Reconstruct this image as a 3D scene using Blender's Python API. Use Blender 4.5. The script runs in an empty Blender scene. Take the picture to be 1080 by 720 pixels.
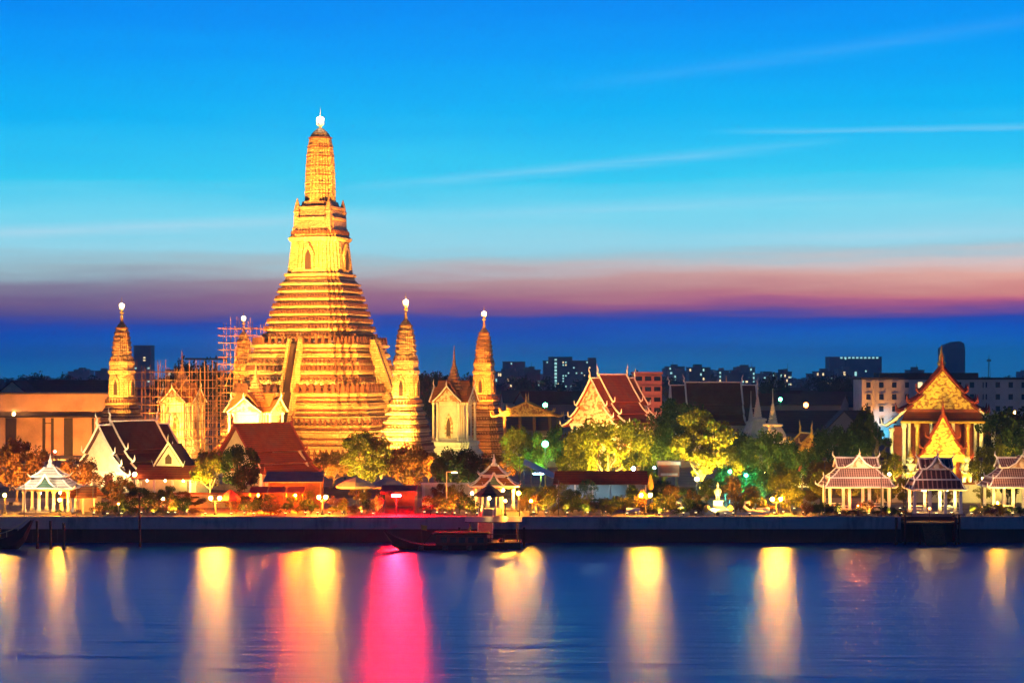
import bpy, math, random
from mathutils import Vector, Matrix
R = math.radians
SC = bpy.context.scene
COL = SC.collection

def lin(r, g, b):
    def c(x):
        x /= 255.0
        return x/12.92 if x <= .04045 else ((x+.055)/1.055)**2.4
    return (c(r), c(g), c(b), 1)

# ------------------------------------------------------------------ camera
K, HZ, CZ = 2100.0, 395.0, 18.57          # focal length in photo pixels, horizon row, camera height over the bank
cam = bpy.data.cameras.new('camera')
cam.lens = K/1080*36; cam.sensor_width = 36; cam.sensor_fit = 'HORIZONTAL'
cam.shift_y = (HZ-360)/1080
cam.clip_start = 1; cam.clip_end = 40000
camo = bpy.data.objects.new('camera', cam); COL.objects.link(camo)
camo.location = (0, 0, CZ); camo.rotation_euler = (R(90), 0, 0)
SC.camera = camo

# ------------------------------------------------------------------ world: dusk sky
SKY = 1.0
world = bpy.data.worlds.new('World'); SC.world = world; world.use_nodes = True
nt = world.node_tree; nt.nodes.clear()
class NG:
    """tiny node helper"""
    def __init__(s, nt): s.nt = nt
    def n(s, t, **kw):
        nd = s.nt.nodes.new(t)
        for k, v in kw.items():
            if hasattr(nd, k): setattr(nd, k, v)
        return nd
    def l(s, a, b): s.nt.links.new(a, b)
    def m(s, op, a, b=None, c=None, clamp=False):
        nd = s.nt.nodes.new('ShaderNodeMath'); nd.operation = op; nd.use_clamp = clamp
        for i, x in enumerate((a, b, c)):
            if x is None: continue
            if isinstance(x, (int, float)): nd.inputs[i].default_value = x
            else: s.l(x, nd.inputs[i])
        return nd.outputs[0]
    def mix(s, f, a, b, mode='MIX'):
        nd = s.nt.nodes.new('ShaderNodeMix'); nd.data_type = 'RGBA'; nd.blend_type = mode
        for i, x in ((0, f), (6, a), (7, b)):
            if isinstance(x, (int, float)): nd.inputs[i].default_value = x
            elif isinstance(x, tuple): nd.inputs[i].default_value = x
            else: s.l(x, nd.inputs[i])
        return nd.outputs[2]
    def ramp(s, f, stops, interp='LINEAR'):
        nd = s.nt.nodes.new('ShaderNodeValToRGB'); cr = nd.color_ramp; cr.interpolation = interp
        while len(cr.elements) < len(stops): cr.elements.new(.5)
        for e, (p, c) in zip(cr.elements, stops): e.position = p; e.color = c
        s.l(f, nd.inputs[0]); return nd.outputs[0]
    def noise(s, vec, scale, detail=4, rough=.55):
        nd = s.nt.nodes.new('ShaderNodeTexNoise')
        nd.inputs['Scale'].default_value = scale; nd.inputs['Detail'].default_value = detail; nd.inputs['Roughness'].default_value = rough
        if vec is not None: s.l(vec, nd.inputs['Vector'])
        return nd.outputs[0]
g = NG(nt)
tc = g.n('ShaderNodeTexCoord')
sep = g.n('ShaderNodeSeparateXYZ'); g.l(tc.outputs['Generated'], sep.inputs[0])
dx, dy, dz = sep.outputs
az = g.m('ARCTAN2', dx, dy)                       # 0 straight ahead (west), radians
comb = g.n('ShaderNodeCombineXYZ'); g.l(g.m('MULTIPLY', az, 5.0), comb.inputs[0]); g.l(g.m('MULTIPLY', dz, 60.0), comb.inputs[1])
nz = g.noise(comb.outputs[0], 1.3, 5, .55)
el = g.m('ADD', dz, g.m('MULTIPLY', g.m('SUBTRACT', nz, .5), .020))
# the afterglow band sits a touch higher on the right
el = g.m('SUBTRACT', el, g.m('MULTIPLY', az, .012))
stops = [(.0, (16, 150, 226)), (.007, (0, 142, 230)), (.017, (2, 110, 224)), (.0220, (4, 92, 214)), (.0270, (44, 80, 192)), (.0315, (96, 88, 160)),
         (.039, (128, 104, 150)), (.047, (146, 140, 166)), (.055, (168, 200, 212)), (.064, (160, 230, 250)), (.080, (124, 228, 255)),
         (.098, (54, 212, 254)), (.130, (6, 186, 255)), (.158, (0, 164, 255)), (.186, (0, 142, 250)), (.25, (0, 96, 205)), (.36, (0, 58, 148)), (.6, (0, 38, 100)), (1.0, (0, 26, 74))]
# two ramps: a fine one for the low sky, so that the stops keep their precision
lo = g.ramp(g.m('MULTIPLY', el, 5.0, clamp=True), [(min(1, p*5), lin(*c)) for p, c in stops if p <= .19])
hi = g.ramp(el, [(p, lin(*c)) for p, c in stops if p >= .186])
col = g.mix(g.m('GREATER_THAN', el, .186), lo, hi)
# the pink afterglow is stronger towards the right
pk = g.m('MULTIPLY', g.m('MULTIPLY', g.m('SUBTRACT', 1.0, g.m('DIVIDE', g.m('ABSOLUTE', g.m('SUBTRACT', el, .045)), .0185), clamp=True), 1.7, clamp=True), g.m('ADD', .46, g.m('MULTIPLY', az, 2.2), clamp=True), clamp=True)
col = g.mix(pk, col, g.ramp(g.m('MULTIPLY', el, 10.0), [(.28, lin(190, 84, 160)), (.335, lin(226, 104, 142)), (.40, lin(236, 150, 142)), (.47, lin(252, 188, 170)), (.54, lin(236, 216, 214)), (.62, lin(180, 226, 242))]))
# thin cirrus streaks, each a soft line of its own slope, broken by noise
def streak(az0, az1, e0, e1, width, amount, col):
    slope = (e1-e0)/(az1-az0)
    c = g.m('SUBTRACT', g.m('SUBTRACT', el2, e0), g.m('MULTIPLY', g.m('SUBTRACT', az, az0), slope))
    w = g.m('SUBTRACT', 1.0, g.m('DIVIDE', g.m('ABSOLUTE', c), width), clamp=True)
    mid = (az0+az1)/2; half = (az1-az0)/2
    e = g.m('SUBTRACT', 1.0, g.m('POWER', g.m('DIVIDE', g.m('ABSOLUTE', g.m('SUBTRACT', az, mid)), half), 2.0), clamp=True)
    k = g.m('MULTIPLY', g.m('MULTIPLY', g.m('POWER', w, 1.5), e), g.m('MULTIPLY', g.m('MULTIPLY', nz2, 2.0), amount), clamp=True)
    return g.mix(k, col, lin(205, 236, 255))
comb2 = g.n('ShaderNodeCombineXYZ'); g.l(g.m('MULTIPLY', az, 14.0), comb2.inputs[0]); g.l(g.m('MULTIPLY', dz, 220.0), comb2.inputs[1])
nz2 = g.noise(comb2.outputs[0], 1.0, 5, .6)
el2 = g.m('ADD', dz, g.m('MULTIPLY', g.m('SUBTRACT', nz2, .5), .004))
A = lambda px: math.atan((px-540)/K)
E = lambda py: (395-py)/K*.985
for a in ((-160, 420, 256, 226, .0055, .45), (330, 900, 200, 148, .0045, .20), (740, 1260, 138, 141, .0026, .17), (560, 1200, 95, 20, .006, .04), (300, 1000, 232, 205, .006, .22), (700, 1300, 250, 246, .007, .3)):
    col = streak(A(a[0]), A(a[1]), E(a[2]), E(a[3]), a[4], a[5], col)
# the east half of the sky, behind the camera, is already much darker
east = g.m('ADD', .42, g.m('MULTIPLY', g.m('ADD', .5, g.m('MULTIPLY', dy, .5), clamp=True), .58))
east = g.m('MINIMUM', g.m('ADD', east, .02), 1.0)
col = g.mix(1.0, col, east, 'MULTIPLY')
sky = g.n('ShaderNodeTexSky'); sky.sky_type = 'NISHITA'; sky.sun_disc = False
sky.sun_elevation = R(-3); sky.sun_rotation = R(0)
bg = g.n('ShaderNodeBackground'); g.l(col, bg.inputs[0]); bg.inputs[1].default_value = SKY
bg2 = g.n('ShaderNodeBackground'); g.l(sky.outputs[0], bg2.inputs[0]); bg2.inputs[1].default_value = .005
add = g.n('ShaderNodeAddShader'); g.l(bg.outputs[0], add.inputs[0]); g.l(bg2.outputs[0], add.inputs[1])
wo = g.n('ShaderNodeOutputWorld'); g.l(add.outputs[0], wo.inputs[0])

SC.view_settings.view_transform = 'Standard'; SC.view_settings.look = 'None'
SC.view_settings.exposure = 0; SC.view_settings.gamma = 1
cy = SC.cycles
SC.render.engine = 'CYCLES'
cy.use_denoising = True
try: cy.denoiser = 'OPENIMAGEDENOISE'
except Exception: pass
cy.max_bounces = 5; cy.diffuse_bounces = 2; cy.glossy_bounces = 2; cy.transmission_bounces = 3; cy.transparent_max_bounces = 4; cy.volume_bounces = 0
cy.caustics_reflective = False; cy.caustics_refractive = False
cy.sample_clamp_indirect = 6; cy.sample_clamp_direct = 0
cy.use_light_tree = True

# ------------------------------------------------------------------ helpers
GX = lambda px, Y: (px-540)/K*Y
GZ = lambda py, Y: CZ + (HZ-py)*Y/K

class MB:
    def __init__(s): s.v = []; s.f = []; s.mi = {}
    def add(s, vs, fs, mi=None):
        o = len(s.v)
        for k in (mi or ()): s.mi[len(s.f)+k] = 1
        s.v += [tuple(p) for p in vs]; s.f += [tuple(i+o for i in f) for f in fs]; return s
    def box(s, c, d, rz=0):
        x, y, z = c; a, b, h = d[0]/2, d[1]/2, d[2]/2; cs, sn = math.cos(rz), math.sin(rz)
        vs = [(x+i*a*cs-j*b*sn, y+i*a*sn+j*b*cs, z+k*h) for k in (-1, 1) for i, j in ((-1, -1), (1, -1), (1, 1), (-1, 1))]
        return s.add(vs, [(3, 2, 1, 0), (4, 5, 6, 7), (0, 1, 5, 4), (1, 2, 6, 5), (2, 3, 7, 6), (3, 0, 4, 7)])
    def bb(s, x0, x1, y0, y1, z0, z1): return s.box(((x0+x1)/2, (y0+y1)/2, (z0+z1)/2), (x1-x0, y1-y0, z1-z0))
    def loft(s, rings, cap0=True, cap1=True, dark=()):
        n = len(rings[0]); vs = [p for r in rings for p in r]; fs = []; mi = [k*n+i for k in dark for i in range(n)]
        for k in range(len(rings)-1):
            for i in range(n):
                j = (i+1) % n; fs.append((k*n+i, k*n+j, (k+1)*n+j, (k+1)*n+i))
        if cap0: fs.append(tuple(range(n-1, -1, -1)))
        if cap1: fs.append(tuple((len(rings)-1)*n+i for i in range(n)))
        return s.add(vs, fs, mi)
    def lathe(s, prof, n=16, c=(0, 0), sx=1, sy=1):
        return s.loft([[(c[0]+r*sx*math.cos(2*math.pi*i/n), c[1]+r*sy*math.sin(2*math.pi*i/n), z) for i in range(n)] for z, r in prof])
    def path(s, pts, rad, n=6):
        pts = [Vector(p) for p in pts]
        if isinstance(rad, (int, float)): rad = [rad]*len(pts)
        rings = []
        for i, p in enumerate(pts):
            t = (pts[min(i+1, len(pts)-1)]-pts[max(i-1, 0)]).normalized()
            u = t.cross(Vector((0, 0, 1)))
            if u.length < 1e-3: u = Vector((1, 0, 0))
            u.normalize(); w = u.cross(t)
            rings.append([p+(u*math.cos(2*math.pi*k/n)+w*math.sin(2*math.pi*k/n))*rad[i] for k in range(n)])
        return s.loft(rings)
    def tube(s, a, b, r, r2=None, n=6): return s.path([a, b], [r, r if r2 is None else r2], n)
    def slab(s, q, t):
        q = [Vector(p) for p in q]; nrm = (q[1]-q[0]).cross(q[2]-q[0]).normalized()*t
        n = len(q); vs = q+[p-nrm for p in q]
        return s.add(vs, [tuple(range(n)), tuple(range(2*n-1, n-1, -1))]+[(i, n+i, n+(i+1) % n, (i+1) % n) for i in range(n)])
    def ball(s, c, r, n=10, m=6, sz=1):
        return s.lathe([(c[2]+sz*r*math.sin(-math.pi/2+math.pi*k/m), max(1e-3, r*math.cos(-math.pi/2+math.pi*k/m))) for k in range(m+1)], n, (c[0], c[1]))
    def build(s, name, mat, parent=None, smooth=False, mat2=None):
        me = bpy.data.meshes.new(name); me.from_pydata(s.v, [], s.f)
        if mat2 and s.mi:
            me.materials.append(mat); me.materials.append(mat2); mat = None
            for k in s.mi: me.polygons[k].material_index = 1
        else: me.validate()
        if smooth:
            for p in me.polygons: p.use_smooth = True
        if mat: me.materials.append(mat)
        o = bpy.data.objects.new(name, me); COL.objects.link(o)
        if parent: o.parent = parent
        return o

def tag(o, label, cat, group=None, kind=None):
    if label: o['label'] = label
    if cat: o['category'] = cat
    if group: o['group'] = group
    if kind: o['kind'] = kind
    return o
def thing(name, label, cat, loc=(0, 0, 0), rz=0, group=None, scale=None):
    o = bpy.data.objects.new(name, None); COL.objects.link(o); o.empty_display_size = .2
    o.location = loc; o.rotation_euler = (0, 0, rz)
    if scale: o.scale = scale
    return tag(o, label, cat, group)
def dup(root, loc, rz=0, label=None, scale=None, group=None):
    def cp(o, par):
        c = o.copy(); COL.objects.link(c)
        if par: c.parent = par
        for ch in list(o.children): cp(ch, c)
        return c
    r = cp(root, None); r.location = loc; r.rotation_euler = (0, 0, rz)
    if scale: r.scale = scale
    if label: r['label'] = label
    if group: r['group'] = group
    return r
def struct(o): o['kind'] = 'structure'; return o

# ------------------------------------------------------------------ materials
def mat(name, base, rough=.6, var=.25, nscale=2.0, metal=0, bump=0, bscale=8, dark=None, spec=.4):
    m = bpy.data.materials.new(name); m.use_nodes = True; t = m.node_tree; g = NG(t)
    b = t.nodes['Principled BSDF']; b.inputs['Roughness'].default_value = rough; b.inputs['Metallic'].default_value = metal
    b.inputs['Specular IOR Level'].default_value = spec
    tcn = g.n('ShaderNodeTexCoord'); vec = tcn.outputs['Object']
    n1 = g.noise(vec, nscale, 6, .6)
    dk = dark or tuple(c*(1-var*1.6) for c in base[:3])+(1,)
    lt = tuple(min(1, c*(1+var)) for c in base[:3])+(1,)
    c = g.ramp(n1, [(.3, dk), (.52, tuple(base[:3])+(1,)), (.72, lt)])
    g.l(c, b.inputs['Base Color'])
    if bump:
        bn = g.n('ShaderNodeBump'); bn.inputs['Strength'].default_value = bump; bn.inputs['Distance'].default_value = .1
        g.l(g.noise(vec, bscale, 5, .6), bn.inputs['Height']); g.l(bn.outputs[0], b.inputs['Normal'])
    return m
def glow(name, colr, strength):
    m = bpy.data.materials.new(name); m.use_nodes = True; b = m.node_tree.nodes['Principled BSDF']
    b.inputs['Base Color'].default_value = (.6, .6, .6, 1)
    b.inputs['Emission Color'].default_value = tuple(colr)+(1,); b.inputs['Emission Strength'].default_value = strength
    return m
def mosaic(name, c1, c2, c3, scale=1.2):
    """stucco set with broken porcelain: courses, small panels and dark joints"""
    m = bpy.data.materials.new(name); m.use_nodes = True; t = m.node_tree; g = NG(t)
    b = t.nodes['Principled BSDF']; b.inputs['Roughness'].default_value = .45
    vec = g.n('ShaderNodeTexCoord').outputs['Object']
    sp = g.n('ShaderNodeSeparateXYZ'); g.l(vec, sp.inputs[0])
    cb = g.n('ShaderNodeCombineXYZ')
    g.l(g.m('ADD', sp.outputs[0], g.m('MULTIPLY', sp.outputs[1], 1.0)), cb.inputs[0]); g.l(sp.outputs[2], cb.inputs[1])
    br = g.n('ShaderNodeTexBrick'); g.l(cb.outputs[0], br.inputs['Vector'])
    br.inputs['Scale'].default_value = scale; br.inputs['Mortar Size'].default_value = .06; br.inputs['Brick Width'].default_value = 2.2; br.inputs['Row Height'].default_value = .55
    br.inputs['Color1'].default_value = c1; br.inputs['Color2'].default_value = c2; br.inputs['Mortar'].default_value = c3
    vo = g.n('ShaderNodeTexVoronoi'); vo.inputs['Scale'].default_value = 2.2; g.l(vec, vo.inputs['Vector'])
    n1 = g.noise(vec, 1.6, 6, .7); n2 = g.noise(vec, .22, 3, .5)
    c = g.mix(g.ramp(n1, [(.42, (0, 0, 0, 1)), (.60, (1, 1, 1, 1))]), br.outputs[0], c2)
    n4 = g.noise(vec, 5.5, 3, .6); c = g.mix(g.ramp(n4, [(.50, (0, 0, 0, 1)), (.66, (.75, .75, .75, 1))]), c, c3)
    c = g.mix(g.ramp(n2, [(.5, (0, 0, 0, 1)), (.75, (.35, .35, .35, 1))]), c, c3)
    g.l(c, b.inputs['Base Color'])
    bn = g.n('ShaderNodeBump'); bn.inputs['Strength'].default_value = .9; bn.inputs['Distance'].default_value = .25
    g.l(g.m('ADD', g.m('MULTIPLY', vo.outputs[0], .8), n1), bn.inputs['Height']); g.l(bn.outputs[0], b.inputs['Normal'])
    return m
def tiles(name, c1, c2, rows=3.0, cols=0, coln=None):
    m = bpy.data.materials.new(name); m.use_nodes = True; t = m.node_tree; g = NG(t)
    b = t.nodes['Principled BSDF']; b.inputs['Roughness'].default_value = .72; b.inputs['Specular IOR Level'].default_value = .2
    vec = g.n('ShaderNodeTexCoord').outputs['Object']
    sp = g.n('ShaderNodeSeparateXYZ'); g.l(vec, sp.inputs[0])
    w = g.m('FRACT', g.m('MULTIPLY', sp.outputs[2], rows))
    n1 = g.noise(vec, 1.1, 5, .65); n2 = g.noise(vec, 9, 2, .5)
    c = g.mix(g.ramp(n1, [(.3, (0, 0, 0, 1)), (.7, (1, 1, 1, 1))]), c1, c2)
    c = g.mix(g.m('MULTIPLY', n2, .5), c, (.02, .015, .015, 1))
    c = g.mix(g.m('MULTIPLY', g.m('LESS_THAN', w, .28), .55), c, (.012, .008, .008, 1))
    n3 = g.noise(vec, .35, 5, .7); c = g.mix(g.ramp(n3, [(.48, (0, 0, 0, 1)), (.72, (.55, .55, .55, 1))]), c, (.10, .085, .07, 1))
    h = g.m('ADD', w, g.m('MULTIPLY', n2, .6))
    if cols:
        w2 = g.m('FRACT', g.m('MULTIPLY', sp.outputs[0], cols)); k = g.m('GREATER_THAN', w2, .72)
        c = g.mix(k, c, coln); h = g.m('ADD', h, k)
    g.l(c, b.inputs['Base Color'])
    bn = g.n('ShaderNodeBump'); bn.inputs['Strength'].default_value = .6; bn.inputs['Distance'].default_value = .08
    g.l(h, bn.inputs['Height']); g.l(bn.outputs[0], b.inputs['Normal'])
    return m
def ornament(name, base, back, scale=3.0):
    """gilded carving on a dark ground"""
    m = bpy.data.materials.new(name); m.use_nodes = True; t = m.node_tree; g = NG(t)
    b = t.nodes['Principled BSDF']; b.inputs['Roughness'].default_value = .4
    vec = g.n('ShaderNodeTexCoord').outputs['Object']
    vo = g.n('ShaderNodeTexVoronoi'); vo.feature = 'SMOOTH_F1'; vo.inputs['Scale'].default_value = scale; g.l(vec, vo.inputs['Vector'])
    n1 = g.noise(vec, scale*.9, 5, .7)
    h = g.m('ADD', g.m('SUBTRACT', 1.0, vo.outputs[0]), g.m('MULTIPLY', n1, .7))
    g.l(g.ramp(h, [(.78, back), (.95, base)]), b.inputs['Base Color'])
    bn = g.n('ShaderNodeBump'); bn.inputs['Strength'].default_value = 1; bn.inputs['Distance'].default_value = .15
    g.l(h, bn.inputs['Height']); g.l(bn.outputs[0], b.inputs['Normal'])
    return m
def stained(name, c1, c2):
    """weathered concrete: run-off streaks, patches and a green-black tide line"""
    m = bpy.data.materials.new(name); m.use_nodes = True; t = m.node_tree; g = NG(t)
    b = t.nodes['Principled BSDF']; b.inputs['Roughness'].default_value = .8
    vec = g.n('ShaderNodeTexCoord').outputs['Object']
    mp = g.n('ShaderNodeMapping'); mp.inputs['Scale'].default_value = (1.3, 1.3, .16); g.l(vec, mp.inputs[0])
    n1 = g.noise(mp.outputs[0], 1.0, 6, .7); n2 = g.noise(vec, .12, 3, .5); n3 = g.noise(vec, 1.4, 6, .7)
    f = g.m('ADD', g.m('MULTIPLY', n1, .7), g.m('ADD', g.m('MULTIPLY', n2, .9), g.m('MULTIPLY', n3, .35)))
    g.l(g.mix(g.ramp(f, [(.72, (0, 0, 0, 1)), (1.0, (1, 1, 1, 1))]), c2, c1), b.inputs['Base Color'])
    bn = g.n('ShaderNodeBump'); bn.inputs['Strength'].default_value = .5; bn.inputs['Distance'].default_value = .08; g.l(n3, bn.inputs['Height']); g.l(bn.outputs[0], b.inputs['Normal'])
    return m
def leafmat(name, c1, c2):
    m = bpy.data.materials.new(name); m.use_nodes = True; t = m.node_tree; g = NG(t); t.nodes.clear()
    vec = g.n('ShaderNodeTexCoord').outputs['Object']
    n1 = g.noise(vec, .9, 4, .7)
    oi = g.n('ShaderNodeObjectInfo')
    f = g.m('ADD', g.m('MULTIPLY', n1, 1.3), g.m('SUBTRACT', g.m('MULTIPLY', oi.outputs['Random'], .3), .3), clamp=True)
    c = g.mix(f, c1, c2)
    d = g.n('ShaderNodeBsdfDiffuse'); g.l(c, d.inputs[0])
    tr = g.n('ShaderNodeBsdfTranslucent'); g.l(c, tr.inputs[0])
    mx = g.n('ShaderNodeMixShader'); mx.inputs[0].default_value = .35; g.l(d.outputs[0], mx.inputs[1]); g.l(tr.outputs[0], mx.inputs[2])
    o = g.n('ShaderNodeOutputMaterial'); g.l(mx.outputs[0], o.inputs[0])
    return m

M = {}
M['prang'] = mosaic('porcelain_mosaic', (.66, .47, .24, 1), (.50, .28, .11, 1), (.15, .05, .015, 1), 1.1)
M['prang_red'] = mosaic('weathered_mosaic', (.50, .30, .18, 1), (.36, .17, .09, 1), (.13, .05, .03, 1), 1.4)
M['figure'] = mat('figure_and_recess_shade', (.13, .035, .014), .6, .4, 1.5)  # figures, and brown-red tile bands painted dark as shade in the recesses
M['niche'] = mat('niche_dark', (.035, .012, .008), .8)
M['stucco'] = mat('white_stucco', (.74, .69, .58), .6, .12, .8, bump=.3, bscale=3)
M['white'] = mat('white_paint', (.80, .78, .74), .5, .08, 1.2)
M['cream'] = mat('cream_plaster', (.62, .50, .36), .7, .15, .6)
M['roof_red'] = tiles('red_glazed_tile', (.24, .035, .012, 1), (.36, .075, .02, 1), 3.2)
M['roof_dark'] = tiles('dark_red_tile', (.075, .018, .010, 1), (.13, .03, .014, 1), 3.2)
M['roof_orange'] = tiles('orange_tile', (.42, .12, .03, 1), (.5, .2, .05, 1), 3.2)
M['roof_grey'] = tiles('grey_tile', (.07, .07, .085, 1), (.11, .10, .11, 1), 2.5)
M['roof_sala'] = tiles('ribbed_red_tile', (.27, .12, .10, 1), (.36, .18, .15, 1), 3.0, 3.3, (.52, .40, .35, 1))
M['roof_sala2'] = tiles('ribbed_dark_tile', (.06, .025, .03, 1), (.10, .04, .04, 1), 3.0, 1.6, (.34, .18, .16, 1))
M['roof_white'] = tiles('pale_tile', (.62, .62, .58, 1), (.74, .72, .66, 1), 3.0)
M['roof_green'] = tiles('green_glazed_tile', (.08, .22, .16, 1), (.16, .34, .26, 1), 3.0)
M['gold'] = ornament('gilded_carving', (.78, .52, .09, 1), (.34, .13, .015, 1), 2.6)
M['gold_plain'] = mat('gold_leaf', (.78, .50, .12), .35, .2, 2, metal=.3)
M['white_orn'] = ornament('white_carving', (.78, .66, .44, 1), (.40, .22, .10, 1), 2.0)
M['redwall'] = mat('red_lacquer_wall', (.26, .035, .02), .6, .3, 1)
M['glass'] = mat('window_glass', (.015, .02, .03), .12, .2, 1, spec=.6)
M['wood'] = mat('old_wood', (.10, .055, .03), .7, .35, 3)
M['darkwood'] = mat('tarred_wood', (.025, .018, .016), .7, .3, 3)
M['metal'] = mat('painted_metal', (.05, .05, .055), .4, .2, 3)
M['pipe'] = mat('scaffold_pipe', (.50, .24, .09), .45, .2, 1)
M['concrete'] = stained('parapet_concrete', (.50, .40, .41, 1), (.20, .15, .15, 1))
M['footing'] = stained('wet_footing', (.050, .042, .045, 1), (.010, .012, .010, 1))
M['stone'] = mat('granite', (.30, .27, .24), .7, .2, 2)
M['paving'] = mat('paving', (.26, .22, .18), .75, .3, .3, bump=.3, bscale=2)
M['earth'] = mat('earth', (.07, .06, .045), .9, .4, .05)
M['far'] = mat('far_concrete', (.16, .17, .20), .8, .2, .05)
M['far2'] = mat('far_concrete_pale', (.26, .26, .28), .8, .2, .05)
M['ware'] = mat('warehouse_render', (.40, .25, .17), .8, .25, .15)
M['bluewall'] = mat('apartment_render', (.66, .60, .58), .75, .14, .12)
M['redbrick'] = mat('red_render', (.50, .22, .16), .75, .2, .3)
M['canvas'] = mat('cream_canvas', (.70, .58, .38), .8, .12, 1)
M['redcanvas'] = mat('red_canvas', (.36, .03, .03), .8, .2, 1)
M['bluecanvas'] = mat('grey_canvas', (.12, .12, .17), .7, .2, 1)
M['yellowcanvas'] = mat('yellow_canvas', (.62, .42, .06), .7, .2, 1)
M['hull'] = mat('boat_paint', (.035, .018, .022), .35, .3, 1)
M['hullred'] = mat('boat_red', (.16, .03, .02), .35, .3, 1)
M['bark'] = mat('bark', (.14, .10, .06), .9, .35, 2, bump=.5, bscale=6)
M['leaf'] = leafmat('leaf_green', (.030, .055, .010, 1), (.085, .120, .022, 1))
M['leaf_dark'] = leafmat('leaf_dark_green', (.014, .032, .010, 1), (.040, .070, .018, 1))
M['leaf_yel'] = leafmat('leaf_yellow_green', (.085, .090, .008, 1), (.22, .20, .018, 1))
M['leaf_rust'] = leafmat('leaf_rusty', (.10, .055, .015, 1), (.20, .11, .03, 1))
WARM, AMBER, YEL, WHITE = (1, .52, .08), (1, .38, .04), (1, .72, .12), (1, .80, .46)
M['g_tip'] = glow('beacon_light', (1, .86, .55), 60)
M['g_globe'] = glow('globe_light', (1, .36, .018), 2100)
M['g_bulb'] = glow('bulb_light', (1, .58, .18), 90)
M['g_red'] = glow('red_light', (1, .002, .006), 26000)
M['g_green'] = glow('green_light', (.08, 1, .30), 60)
M['g_cool'] = glow('cool_white_light', (.45, .85, 1), 60)
M['g_orange'] = glow('orange_light', (1, .22, .03), 40)
M['g_sodium'] = glow('sodium_light', (1, .075, .001), 26000)
M['g_teal'] = glow('teal_light', (.04, .9, .75), 260)
M['g_lantern'] = glow('red_lantern_light', (1, .02, .01), 260)
M['g_win'] = glow('window_warm', (1, .75, .35), 1.6)
M['g_winc'] = glow('window_cool', (.45, .95, .85), 1.1)
M['g_lens'] = glow('flood_lens', (1, .7, .3), 12)

# water
def water_mat():
    """rippled river in a long exposure: blue body colour under a wind-roughened, Fresnel-weighted sheen"""
    m = bpy.data.materials.new('river_water'); m.use_nodes = True; t = m.node_tree; g = NG(t); t.nodes.clear()
    vec = g.n('ShaderNodeTexCoord').outputs['Object']
    mp = g.n('ShaderNodeMapping'); mp.inputs['Scale'].default_value = (.06, .30, 1); g.l(vec, mp.inputs[0])
    mp2 = g.n('ShaderNodeMapping'); mp2.inputs['Scale'].default_value = (.012, .05, 1); g.l(vec, mp2.inputs[0])
    h = g.m('ADD', g.noise(mp.outputs[0], 1.0, 4, .6), g.m('MULTIPLY', g.noise(mp2.outputs[0], 1.0, 3, .5), .8))
    bn = g.n('ShaderNodeBump'); bn.inputs['Strength'].default_value = .8; bn.inputs['Distance'].default_value = .55
    g.l(h, bn.inputs['Height'])
    d = g.n('ShaderNodeBsdfDiffuse'); d.name = 'body'; d.inputs[0].default_value = (.0, .15, .47, 1)
    gl = g.n('ShaderNodeBsdfAnisotropic'); gl.name = 'sheen'; gl.distribution = 'BECKMANN'
    gl.inputs['Color'].default_value = (.84, .95, 1, 1); gl.inputs['Roughness'].default_value = .345; gl.inputs['Anisotropy'].default_value = -.13
    tg = g.n('ShaderNodeTangent'); tg.direction_type = 'UV_MAP'; tg.uv_map = 'plan'; g.l(tg.outputs[0], gl.inputs['Tangent'])
    g.l(bn.outputs[0], gl.inputs['Normal'])
    fr = g.n('ShaderNodeFresnel'); fr.inputs['IOR'].default_value = 1.33
    k = g.n('ShaderNodeMath'); k.operation = 'MULTIPLY'; k.name = 'amount'; k.inputs[1].default_value = .85; g.l(fr.outputs[0], k.inputs[0])
    mx = g.n('ShaderNodeMixShader'); g.l(k.outputs[0], mx.inputs[0]); g.l(d.outputs[0], mx.inputs[1]); g.l(gl.outputs[0], mx.inputs[2])
    o = g.n('ShaderNodeOutputMaterial'); g.l(mx.outputs[0], o.inputs[0])
    return m
M['water'] = water_mat()

# ------------------------------------------------------------------ lamps (modelled fixtures)
def floodlight(pos, target, colr, power, what, cone=60, size=.4, blend=.6, mast=False):
    """a small floodlight with its housing, bracket and lens; its spot sits at the lens"""
    p = Vector(pos); d = (Vector(target)-p).normalized()
    root = thing('floodlight', ('added black fill floodlight on a tall mast aimed at ' if mast else 'small black floodlight aimed up at ') + what, 'floodlight', pos)
    q = d.to_track_quat('-Z', 'Y').to_matrix().to_4x4()
    h = MB().box((0, 0, .16), (.5, .4, .24)).build('housing', M['metal'], root); h.matrix_basis = q
    l = MB().box((0, 0, .025), (.42, .32, .02)).build('lens', M['g_lens'], root); l.matrix_basis = q
    MB().box((0, 0, -.22), (.1, .1, .45)).build('bracket', M['metal'], root)
    if mast: MB().tube((0, .1, -pos[2]), (0, .1, -.2), .07, .05, 6).build('mast', M['metal'], root)
    ld = bpy.data.lights.new('flood_lamp', 'SPOT'); ld.energy = power; ld.color = colr; ld.spot_size = R(cone); ld.spot_blend = blend; ld.shadow_soft_size = size
    lo = bpy.data.objects.new('flood_lamp', ld); COL.objects.link(lo); lo.parent = root
    lo.matrix_basis = Matrix.Translation(d*.35) @ q
    return root

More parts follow.
